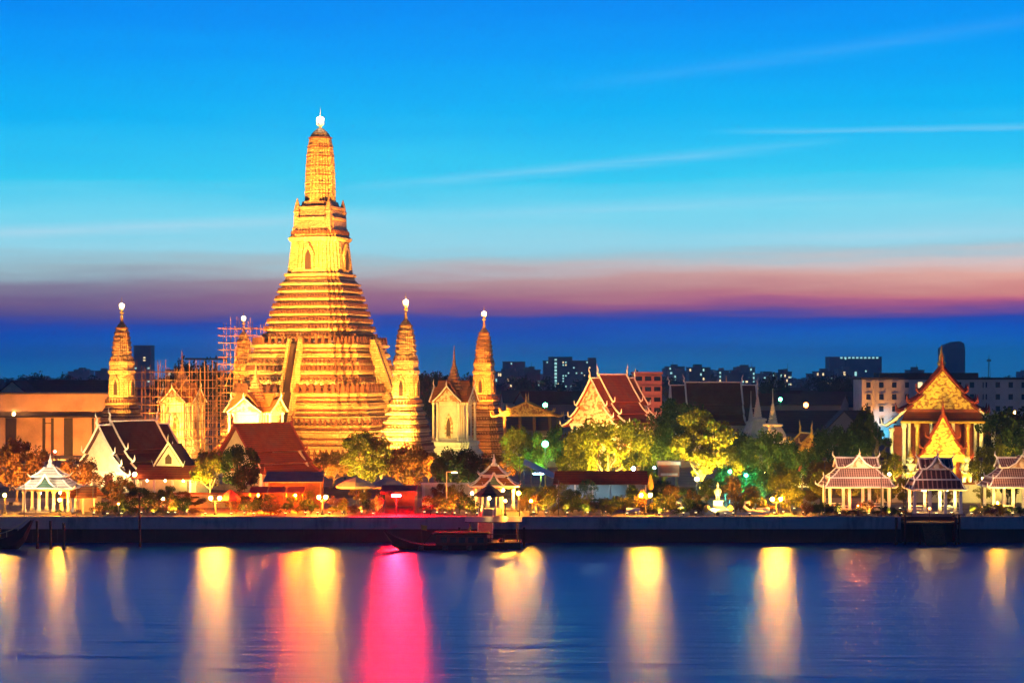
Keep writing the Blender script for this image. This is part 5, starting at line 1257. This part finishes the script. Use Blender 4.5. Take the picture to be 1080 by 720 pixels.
t = thing('ferry_booth', 'red-brown booth on posts with a pale striped top board', 'booth', (GX(705, 285), 285, 0))
z0, z1 = GZ(502, 285), GZ(486, 285)
MB().bb(-1.45, 1.45, -1.2, 1.2, z0, z1-.5).build('cabin', M['redbrick'], t); MB().bb(-1.6, 1.6, -1.35, 1.3, z1-.497, z1).build('top_board', M['white'], t)
MB().bb(-1.2, 1.2, -1.26, -1.21, z0+.15, z0+.5).build('stripe', M['white'], t)
for x in (-1.2, 1.2): MB().bb(x-.1, x+.1, -1, -.8, 0, z0).bb(x-.1, x+.1, .8, 1, 0, z0).build('post', M['metal'], t)

# monument
t = thing('royal_monument', 'pale lit statue standing on a tiered pedestal at the river edge', 'monument', (GX(757, 265), 265, 0))
MB().bb(-1.9, 1.9, -1.5, 1.5, 0, .35).bb(-1.55, 1.55, -1.2, 1.2, .35, .8).build('steps', M['stucco'], t)
MB().loft([[(-1.0, -.8, .8), (1, -.8, .8), (1, .8, .8), (-1, .8, .8)], [(-.9, -.7, 1.0), (.9, -.7, 1.0), (.9, .7, 1.0), (-.9, .7, 1.0)], [(-.62, -.5, 1.1), (.62, -.5, 1.1), (.62, .5, 1.1), (-.62, .5, 1.1)], [(-.58, -.46, 1.75), (.58, -.46, 1.75), (.58, .46, 1.75), (-.58, .46, 1.75)], [(-.75, -.6, 1.85), (.75, -.6, 1.85), (.75, .6, 1.85), (-.75, .6, 1.85)]]).build('pedestal', M['stucco'], t)
b = MB()
for sx in (-1, 1): b.lathe([(1.85, .13), (2.3, .12), (2.75, .17)], 8, (sx*.15, 0))
b.lathe([(2.5, .36), (2.75, .32), (2.95, .24), (3.25, .31), (3.42, .27), (3.5, .1), (3.56, .09)], 10, (0, 0), 1, .75); b.ball((0, -.02, 3.72), .16, 9, 7, 1.15)
for sx in (-1, 1): b.path([(sx*.3, 0, 3.38), (sx*.42, -.06, 3.05), (sx*.26, -.26, 2.8)], [.1, .085, .06], 6)
b.build('figure', M['stucco'], t, True); MB().lathe([(3.82, .16), (3.95, .17), (4.02, .09), (4.35, .01)], 9).build('headdress', M['stucco'], t)
for sx in (-1, 1):
    MB().lathe([(.35, .3), (.75, .42), (1.1, .38), (1.35, .1)], 9, (sx*1.55, -.9)).build('urn', M['gold_plain'], t)
def scroll(label, px, s):
    t = thing('scroll_balustrade', label, 'balustrade', (GX(px, 263.4), 263.4, 0))
    m = MB(); pts = [(-s*1.6, 0, .5), (-s*.6, 0, .42), (s*.3, 0, .6), (s*.9, 0, 1.1), (s*.75, 0, 1.7), (s*.2, 0, 1.75), (s*.15, 0, 1.35)]
    m.path(pts, [.2, .22, .26, .25, .2, .16, .08], 7); m.build('serpent_rail', M['stucco'], t, True); MB().bb(-1.9, 1.9, -.15, .2, 0, .38).build('base_wall', M['stucco'], t)
scroll('low white wall with a curled serpent end, left of the monument', 712, 1); scroll('low white wall with a curled serpent end, right of the monument', 792, -1)
def bench(label, px, Y):
    t = thing('bench', label, 'bench', (GX(px, Y), Y, 0)); MB().bb(-.9, .9, -.25, .25, .42, .5).build('seat', M['white'], t)
    for sx in (-1, 1): MB().bb(sx*.7-.08, sx*.7+.08, -.2, .2, 0, .42).build('leg', M['white'], t)
    MB().bb(-.9, .9, .2, .27, .55, .95).build('backrest', M['white'], t)
bench('white bench on the river wall between the monument and the clipped hedge', 805, 263.6); bench('white bench on the river wall left of the double lamp by the monument', 668, 263.6)
t = thing('compound_wall', 'long low orange-lit wall behind the shrubs of the left bank', 'wall', (0, 278, 0))
MB().bb(GX(100, 278), GX(330, 278), 0, .3, 0, 1.9).build('wall', M['cream'], t); MB().bb(GX(100, 278)-.1, GX(330, 278)+.1, -.1, .4, 1.903, 2.1).build('coping', M['roof_orange'], t)
t = thing('compound_wall', 'white wall with pillars behind the shrubs of the moored boat', 'wall', (0, 280, 0))
MB().bb(GX(445, 280), GX(507, 280), 0, .3, 0, 3.1).build('wall', M['stucco'], t); m = MB()
MB().bb(GX(445, 280)-.1, GX(507, 280)+.1, -.1, .4, 3.103, 3.4).build('coping', M['white'], t)
for i in range(7): MB().bb(GX(447+i*9.6, 280)-.2, GX(447+i*9.6, 280)+.2, -.15, -.003, 0, 3.1).build('pillar', M['white'], t)
t = thing('compound_wall', 'low white wall across the front of the entrance hall court', 'wall', (0, 290, 0))
MB().bb(GX(925, 290), GX(1100, 290), 0, .35, 0, 2.6).build('wall', M['stucco'], t); MB().bb(GX(925, 290)-.1, GX(1100, 290)+.1, -.12, .47, 2.603, 2.9).build('coping', M['roof_orange'], t)
t = thing('compound_wall', 'pale wall at the foot of the long dark roof', 'wall', (0, 400, 0))
MB().bb(GX(530, 400), GX(900, 400), 0, .4, 0, 4.4).build('wall', M['far2'], t); MB().bb(GX(530, 400)-.1, GX(900, 400)+.1, -.15, .55, 4.403, 4.8).build('coping', M['roof_dark'], t)

# small garden lights among the shrubs, and a second row of small trees behind them
def garden_lights(p0, p1, n, label, group, Y0=(261.4, 265)):
    for i in range(n):
        px = p0+(p1-p0)*(i+random.uniform(.15, .85))/n; Y = random.uniform(*Y0)
        t = thing('garden_light', label, 'garden light', (GX(px, Y), Y, 0), 0, group)
        MB().tube((0, 0, 0), (0, 0, .22), .05, n=6).build('post', M['metal'], t); MB().box((0, -.02, .3), (.3, .24, .16)).build('housing', M['metal'], t); MB().box((0, .02, .39), (.24, .2, .015)).build('lens', M['g_lens'], t)
        ld = bpy.data.lights.new('garden_lamp', 'SPOT'); ld.energy = random.uniform(1400, 4200); ld.color = random.choice((WARM, YEL, AMBER, WARM, (1, .28, .05))); ld.spot_size = R(125); ld.spot_blend = .7; ld.shadow_soft_size = .12
        lo = bpy.data.objects.new('garden_lamp', ld); COL.objects.link(lo); lo.parent = t; lo.location = (0, .02, .47); lo.rotation_euler = (R(152), 0, random.uniform(-.5, .5))
garden_lights(95, 222, 9, 'small warm garden light among the shrubs below the glowing gable', 'garden lights below the glowing gable')
garden_lights(235, 400, 11, 'small warm garden light among the shrubs below the red tiled roof', 'garden lights below the red tiled roof')
garden_lights(446, 505, 6, 'small warm garden light among the shrubs behind the moored boat', 'garden lights behind the moored boat')
garden_lights(545, 672, 6, 'small warm garden light in front of the long low shed', 'garden lights by the long low shed')
garden_lights(690, 850, 12, 'small warm garden light around the monument', 'garden lights around the monument')
garden_lights(855, 1080, 13, 'small warm garden light among the shrubs before the ribbed-roof pavilions', 'garden lights before the pavilions')
def row(p0, p1, n, label, group, leafs, Y=(271, 279), top=(500, 522), w=(20, 32)):
    for i in range(n): tree(random.choice(('round', 'sparse', 'tall')), random.randint(1, 5), p0+(p1-p0)*(i+random.uniform(.2, .8))/n, random.uniform(*top), random.uniform(*Y), random.uniform(*w), random.choice(leafs), label, 'small_tree', 'tree', group)
row(95, 215, 8, 'small garden tree behind the shrubs below the glowing gable', 'small trees below the glowing gable', ('leaf_rust', 'leaf_yel', 'leaf'), top=(505, 525))
row(235, 330, 6, 'small garden tree behind the shrubs below the red tiled roof', 'small trees below the red tiled roof', ('leaf', 'leaf_yel', 'leaf_rust'), top=(512, 526))
row(345, 500, 6, 'small garden tree between the right double lamp and the ferry pavilion', 'small trees left of the ferry pavilion', ('leaf_yel', 'leaf', 'leaf_rust'), top=(500, 522))
row(545, 600, 3, 'small garden tree between the ferry pavilion and the long low shed', 'small trees right of the ferry pavilion', ('leaf_yel', 'leaf'), top=(504, 518))
row(690, 860, 11, 'small garden tree behind the monument and its shrubs', 'small trees behind the monument', ('leaf_yel', 'leaf', 'leaf_rust', 'leaf_dark'), Y=(274, 282), top=(492, 518))
for a, b, n in ((922, 944, 2), (978, 1006, 2), (1032, 1080, 4)): row(a, b, n, 'small garden tree between the pavilions and the entrance hall court', 'small trees behind the pavilions', ('leaf_yel', 'leaf', 'leaf_yel'), Y=(276, 286), top=(488, 512))

row(545, 680, 6, 'lit garden tree beside or before the long low shed', 'small lit trees by the long low shed', ('leaf_yel', 'leaf'), Y=(268, 274), top=(508, 524), w=(18, 28))
row(855, 960, 5, 'lit garden tree behind the wide riverside pavilion', 'small lit trees behind the wide pavilion', ('leaf_yel', 'leaf_yel', 'leaf'), Y=(275, 282), top=(496, 512), w=(22, 32))
garden_lights(855, 960, 6, 'small warm garden light behind the wide riverside pavilion', 'garden lights behind the wide pavilion', Y0=(271, 275))
garden_lights(690, 860, 9, 'small warm garden light under the trees behind the monument', 'garden lights behind the monument', Y0=(270, 276))
garden_lights(1000, 1080, 5, 'small warm garden light behind the right-end pavilion', 'garden lights behind the right-end pavilion', Y0=(271, 275))

# ================================================================== floodlighting
FL = floodlight
cx, cyy = CP
for i, (dx_, Y, tz, p, cone) in enumerate(((-30, 376, 12, 180e3, 75), (-8, 372, 10, 180e3, 75), (14, 374, 12, 180e3, 75), (-24, 362, 34, 620e3, 42), (0, 360, 38, 640e3, 42), (22, 364, 34, 620e3, 42), (-10, 350, 62, 1050e3, 24), (12, 350, 62, 1050e3, 24))):
    FL((cx+dx_, Y, .5), (cx+dx_*.15, 428, tz), (WARM, AMBER, WARM)[i % 3], p, 'the great tower, number %s of its front row' % ('one two three four five six seven eight'.split()[i]), cone, .6)
FL((cx+25, 394, .5), (cx+7, 424, 18), WARM, 130e3, 'the right-hand corner of the great tower', 60, .6)
ca, sa = math.cos(R(-19)), math.sin(R(-19))
def terrace_light(lx, ly, z, up, c, p, nm, cone=110):
    f = lambda x, y: (cx+x*ca-y*sa, cyy+x*sa+y*ca)
    n = math.hypot(lx, ly); x, y = f(lx, ly); x2, y2 = f(lx*(1-2.2/n), ly*(1-2.2/n)); FL((x, y, z), (x2, y2, z+up), c, p, nm, cone, .2)
wd = 'first second third fourth fifth sixth'.split()
for i, q in enumerate((-10, -6, -2.6, 2.6, 6, 10)):
    terrace_light(q, -14.7, 15.2, 7, (YEL, WARM)[i % 2], 2300, 'the middle terrace, %s along its front ledge' % wd[i])
for i, q in enumerate((-9, -3, 3, 9)):
    terrace_light(14.7, q, 15.2, 7, WARM, 1300, 'the middle terrace, %s along its right ledge' % wd[i]); terrace_light(-14.7, q, 15.2, 7, WARM, 1300, 'the middle terrace, %s along its left ledge' % wd[i])
for i, q in enumerate((-8, -4, 0, 4, 8)):
    terrace_light(q, -11.7, 25.5, 9, (YEL, WARM)[i % 2], 3300, 'the upper tiers, %s along the front ledge' % wd[i], 90)
for i, q in enumerate((-6, 0, 6)):
    terrace_light(11.7, q, 25.5, 9, WARM, 2300, 'the upper tiers, %s along the right ledge' % wd[i], 90); terrace_light(-11.7, q, 25.5, 9, WARM, 2300, 'the upper tiers, %s along the left ledge' % wd[i], 90)
FL((cx-12, 352, .5), (cx-1, 426, 44), YEL, 700e3, 'the niche level of the great tower', 13, .5)
FL((cx-46, 420, .5), (cx, 430, 22), AMBER, 260e3, 'the left side of the great tower', 60, .6)
FL((cx+37, 437, .5), (cx, 430, 22), AMBER, 240e3, 'the right side of the great tower', 60, .6)
for px, Y, nm, c in ((428, 382, 'the corner tower against the great tower', WARM), (128.5, 403, 'the corner tower at far left', WARM), (510.5, 453, 'the rightmost corner tower', AMBER), (257, 491, 'the scaffolded corner tower', AMBER)):
    x = GX(px, Y)
    FL((x-5, Y-15, .5), (x, Y, 9), AMBER, 4.5e3, nm+', low beam', 80)
    FL((x+3, Y-22, .5), (x, Y, 25), c, 330e3, nm+', high beam', 42)
x = GX(479, 415); FL((x-4, 402, .5), (x, 415, 8), YEL, 6.5e3, 'the white shrine right of the great tower', 80); FL((x+3, 392, .5), (x, 415, 19), AMBER, 40e3, 'the spire of the white shrine', 50)
x = GX(270, 398); FL((x-2, 388, .5), (x, 398, 9), AMBER, 4e3, 'the shrine in front of the great tower', 80)
x = GX(192, 432); FL((x-3, 417, .5), (x, 432, 10), AMBER, 6e3, 'the scaffolded shrine', 80); FL((x+8, 415, .5), (x, 432, 14), (1, .42, .06), 20e3, 'the scaffolding cage', 80); FL((x-14, 412, .5), (x, 425, 14), (1, .42, .06), 30e3, 'the left corner of the scaffolding cage', 80); FL((GX(246, 460), 458, .5), (GX(257, 485), 485, 22), (1, .46, .05), 220e3, 'the scaffold poles on the corner tower', 50)
FL((GX(60, 430), 432, .5), (GX(60, 455), 455, 9), AMBER, 60e3, 'the long flat-roofed building, left half', 110); FL((GX(100, 430), 434, .5), (GX(100, 455), 455, 9), (1, .3, .06), 40e3, 'the long flat-roofed building, right half', 110)
# halls
FL((GX(88, 304), 304, .5), (GX(112, 312), 313, 7), (1, .68, .24), 9e3, 'the glowing gable, left lamp', 110); FL((GX(126, 305), 305, .5), (GX(116, 312), 313, 6), (1, .68, .24), 11e3, 'the glowing gable, right lamp', 110)
FL((GX(330, 300), 300, .5), (GX(300, 322), 320, 9), (1, .25, .05), 26e3, 'the red tiled roof in front of the great tower', 90)
FL((GX(625, 378), 378, .5), (GX(632, 402), 396, 14), WARM, 46e3, 'the bright carved gable', 70); FL((GX(690, 374), 374, .5), (GX(668, 402), 402, 14), (1, .22, .05), 90e3, 'the red temple roof', 70)
FL((GX(683, 470), 478, .5), (GX(683, 500), 500, 11), (1, .26, .12), 24e3, 'the red tenement', 90)
FL((GX(807, 408), 408, .5), (GX(806, 425), 425, 9), AMBER, 20e3, 'the pair of slender stupas', 80)
FL((GX(766, 680), 680, .5), (GX(766, 700), 700, 10), AMBER, 30e3, 'the small golden stupa', 60)
FL((GX(556, 428), 428, .5), (GX(556, 440), 440, 10), AMBER, 2.6e3, 'the orange-lit gate roof', 110)
FL((GX(850, 318), 318, .5), (GX(850, 330), 328, 7), AMBER, 3e3, 'the small shrine roof', 100)
x = GX(993, 326)
FL((x-6.5, 298, .5), (x-2, 320, 16), (1, .60, .08), 24e3, 'the upper golden gable, left lamp', 50); FL((x+4.5, 298, .5), (x+1, 320, 16), (1, .60, .08), 24e3, 'the upper golden gable, right lamp', 50)
FL((x-2, 304, .5), (x-2, 315, 8), YEL, 2.4e3, 'the porch gable', 80)
FL((x-9, 306, .5), (x-7, 322, 8), AMBER, 9e3, 'the left wing of the entrance hall', 90); FL((x+9, 306, .5), (x+7, 322, 8), AMBER, 9e3, 'the right wing of the entrance hall', 90)
for px, nm in ((960, 'left'), (1020, 'right')): FL((GX(px, 302), 300, .5), (GX(px, 306), 306, 4), YEL, 4e3, 'the %s guardian statue' % nm, 90)
FL((GX(918, 545), 548, .5), (GX(918, 560), 560, 10), AMBER, 16e3, 'the left end of the apartment block', 60)
FL((GX(930, 545), 552, .5), (GX(928, 560), 560, 4), (.1, .7, 1), 6e3, 'the foot of the apartment block', 60)
# masts added on the wall to brighten the pavilion roofs
for px, Y, hgt, p, c, tx, ty, tz, nm in ((872, 258.9, 7.5, 2600, (1, .50, .26), 892, 268, 5, 'the wide pavilion, left mast'), (932, 258.9, 7.5, 2600, (1, .50, .26), 914, 268, 5, 'the wide pavilion, right mast'), (958, 257.5, 6.5, 800, (1, .50, .28), 982, 263, 5, 'the landing pavilion'), (1038, 258.9, 7.5, 2600, (1, .50, .26), 1062, 268, 5, 'the right-end pavilion'),
    (22, 258.9, 7, 3000, (1, .72, .42), 48, 267, 4, 'the white pavilion, left mast'), (78, 258.9, 7, 2600, (1, .66, .34), 60, 267, 4, 'the white pavilion, right mast'), (548, 258.9, 8, 1500, (1, .60, .26), 525, 272, 5, 'the ferry pavilion')):
    FL((GX(px, Y), Y+1.6, hgt), (GX(tx, ty), ty, tz), c, p, nm, 80, .2, mast=True)
for px, Y, tz, dx_, c, p, nm in ((222, 286, 5, -1.5, YEL, 9e3, 'the yellow-lit bushy tree'), (206, 298, 5, 0, AMBER, 3e3, 'the shaded tree'), (385, 290, 8, -2, YEL, 11e3, 'the yellow-lit tree with pale trunk'), (428, 296, 6, 1, AMBER, 5e3, 'the rusty dark tree'), (18, 290, 6, 1, (1, .36, .05), 11e3, 'the wide dark tree'), (84, 298, 6, 1, (1, .36, .05), 8e3, 'the rust-lit bushy tree'),
    (625, 312, 7, -1, YEL, 15e3, 'the biggest yellow tree, left lamp'), (655, 312, 8, 1, YEL, 15e3, 'the biggest yellow tree, right lamp'), (732, 296, 8, -1, YEL, 14e3, 'the bright yellow-green tree, left lamp'), (748, 296, 9, 1, YEL, 14e3, 'the bright yellow-green tree, right lamp'),
    (570, 330, 7, 0, (.25, 1, .25), 6e3, 'the green-lit tree'), (765, 284, 4, 0, (.05, .9, .8), 5e3, 'the left teal-lit bush'), (790, 284, 4, 0, (.05, .9, .75), 5e3, 'the right teal-lit bush'), (826, 280, 4, 0, YEL, 3e3, 'the bush behind the clipped hedge'), (812, 318, 5, 0, YEL, 2.5e3, 'the dim tree below the stupas'),
    (926, 308, 6, 0, YEL, 4e3, 'the cloud-pruned tree'), (1040, 304, 6, 0, YEL, 4e3, 'the lit cloud-pruned tree'), (1052, 300, 7, 0, YEL, 3e3, 'the thin tree at the right edge'), (936, 304, 4, 0, YEL, 3e3, 'the bush by the left statue'), (352, 330, 6, 0, AMBER, 5e3, 'the rust-lit tree at the foot of the great tower'), (402, 325, 6, 0, YEL, 8e3, 'the tree behind the parasols'), (452, 330, 6, 0, AMBER, 5e3, 'the rust-lit tree below the shrine'), (530, 340, 6, 0, AMBER, 5e3, 'the tree behind the ferry pavilion'), (604, 300, 5, 0, YEL, 4e3, 'the bush at the left end of the shed'), (676, 300, 5, 0, YEL, 4e3, 'the bush by the booth'), (117, 268, 4, 0, AMBER, 700, 'the bare-looking tree'), (700, 330, 7, 0, YEL, 3e3, 'the green tree behind the booth'), (846, 310, 6, 0, YEL, 2e3, 'the spreading green tree by the small shrine'), (782, 330, 7, 0, YEL, 5e3, 'the yellow-lit tree above the monument'), (545, 312, 6, 0, YEL, 4e3, 'the yellow-lit tree by the rightmost tower base'), (694, 318, 6, 0, YEL, 3e3, 'the dim green tree between the yellow trees'), (833, 268, 2, 0, YEL, 900, 'the long rounded hedge'), (484, 290, 6, 0, YEL, 1.5e3, 'the broad dark green tree')):
    FL((GX(px, Y)+dx_, Y-(7.5 if p > 1e4 else 4.6), .4), (GX(px, Y), Y, tz), c, p*(4.2 if p > 1e4 else 3.4), nm, 110, .3)
FL((GX(757, 262), 262, .4), (GX(757, 265), 265, 2.5), YEL, 420, 'the monument', 100, .15)
for px, Y, h, c, p, nm in ((60, 300, 6, (1,.35,.06), 5e3, 'the court behind the white pavilion'), (215, 310, 6, AMBER, 4e3, 'the court beside the red tiled roof'), (460, 300, 6, AMBER, 5e3, 'the court below the white shrine'), (560, 310, 6, AMBER, 4e3, 'the court behind the ferry pavilion'), (850, 300, 6, AMBER, 4e3, 'the court left of the wide pavilion'), (905, 292, 6, AMBER, 4e3, 'the court behind the wide pavilion'), (1055, 290, 6, YEL, 4e3, 'the court behind the right-end pavilion')):  # mast lamps added as warm fill for the courts behind the bank
    FL((GX(px, Y), Y-6, 5.5), (GX(px, Y), Y+14, 2), c, p, nm, 140, .3, mast=True)

# low dusk sun just under the skyline: only a trace of warm light from the west
sd = bpy.data.lights.new('sun', 'SUN'); sd.energy = .03; sd.color = (1, .55, .45); sd.angle = R(8)
so = bpy.data.objects.new('sun', sd); COL.objects.link(so); so.rotation_euler = (R(-89), 0, 0); so.location = (0, 500, 200)
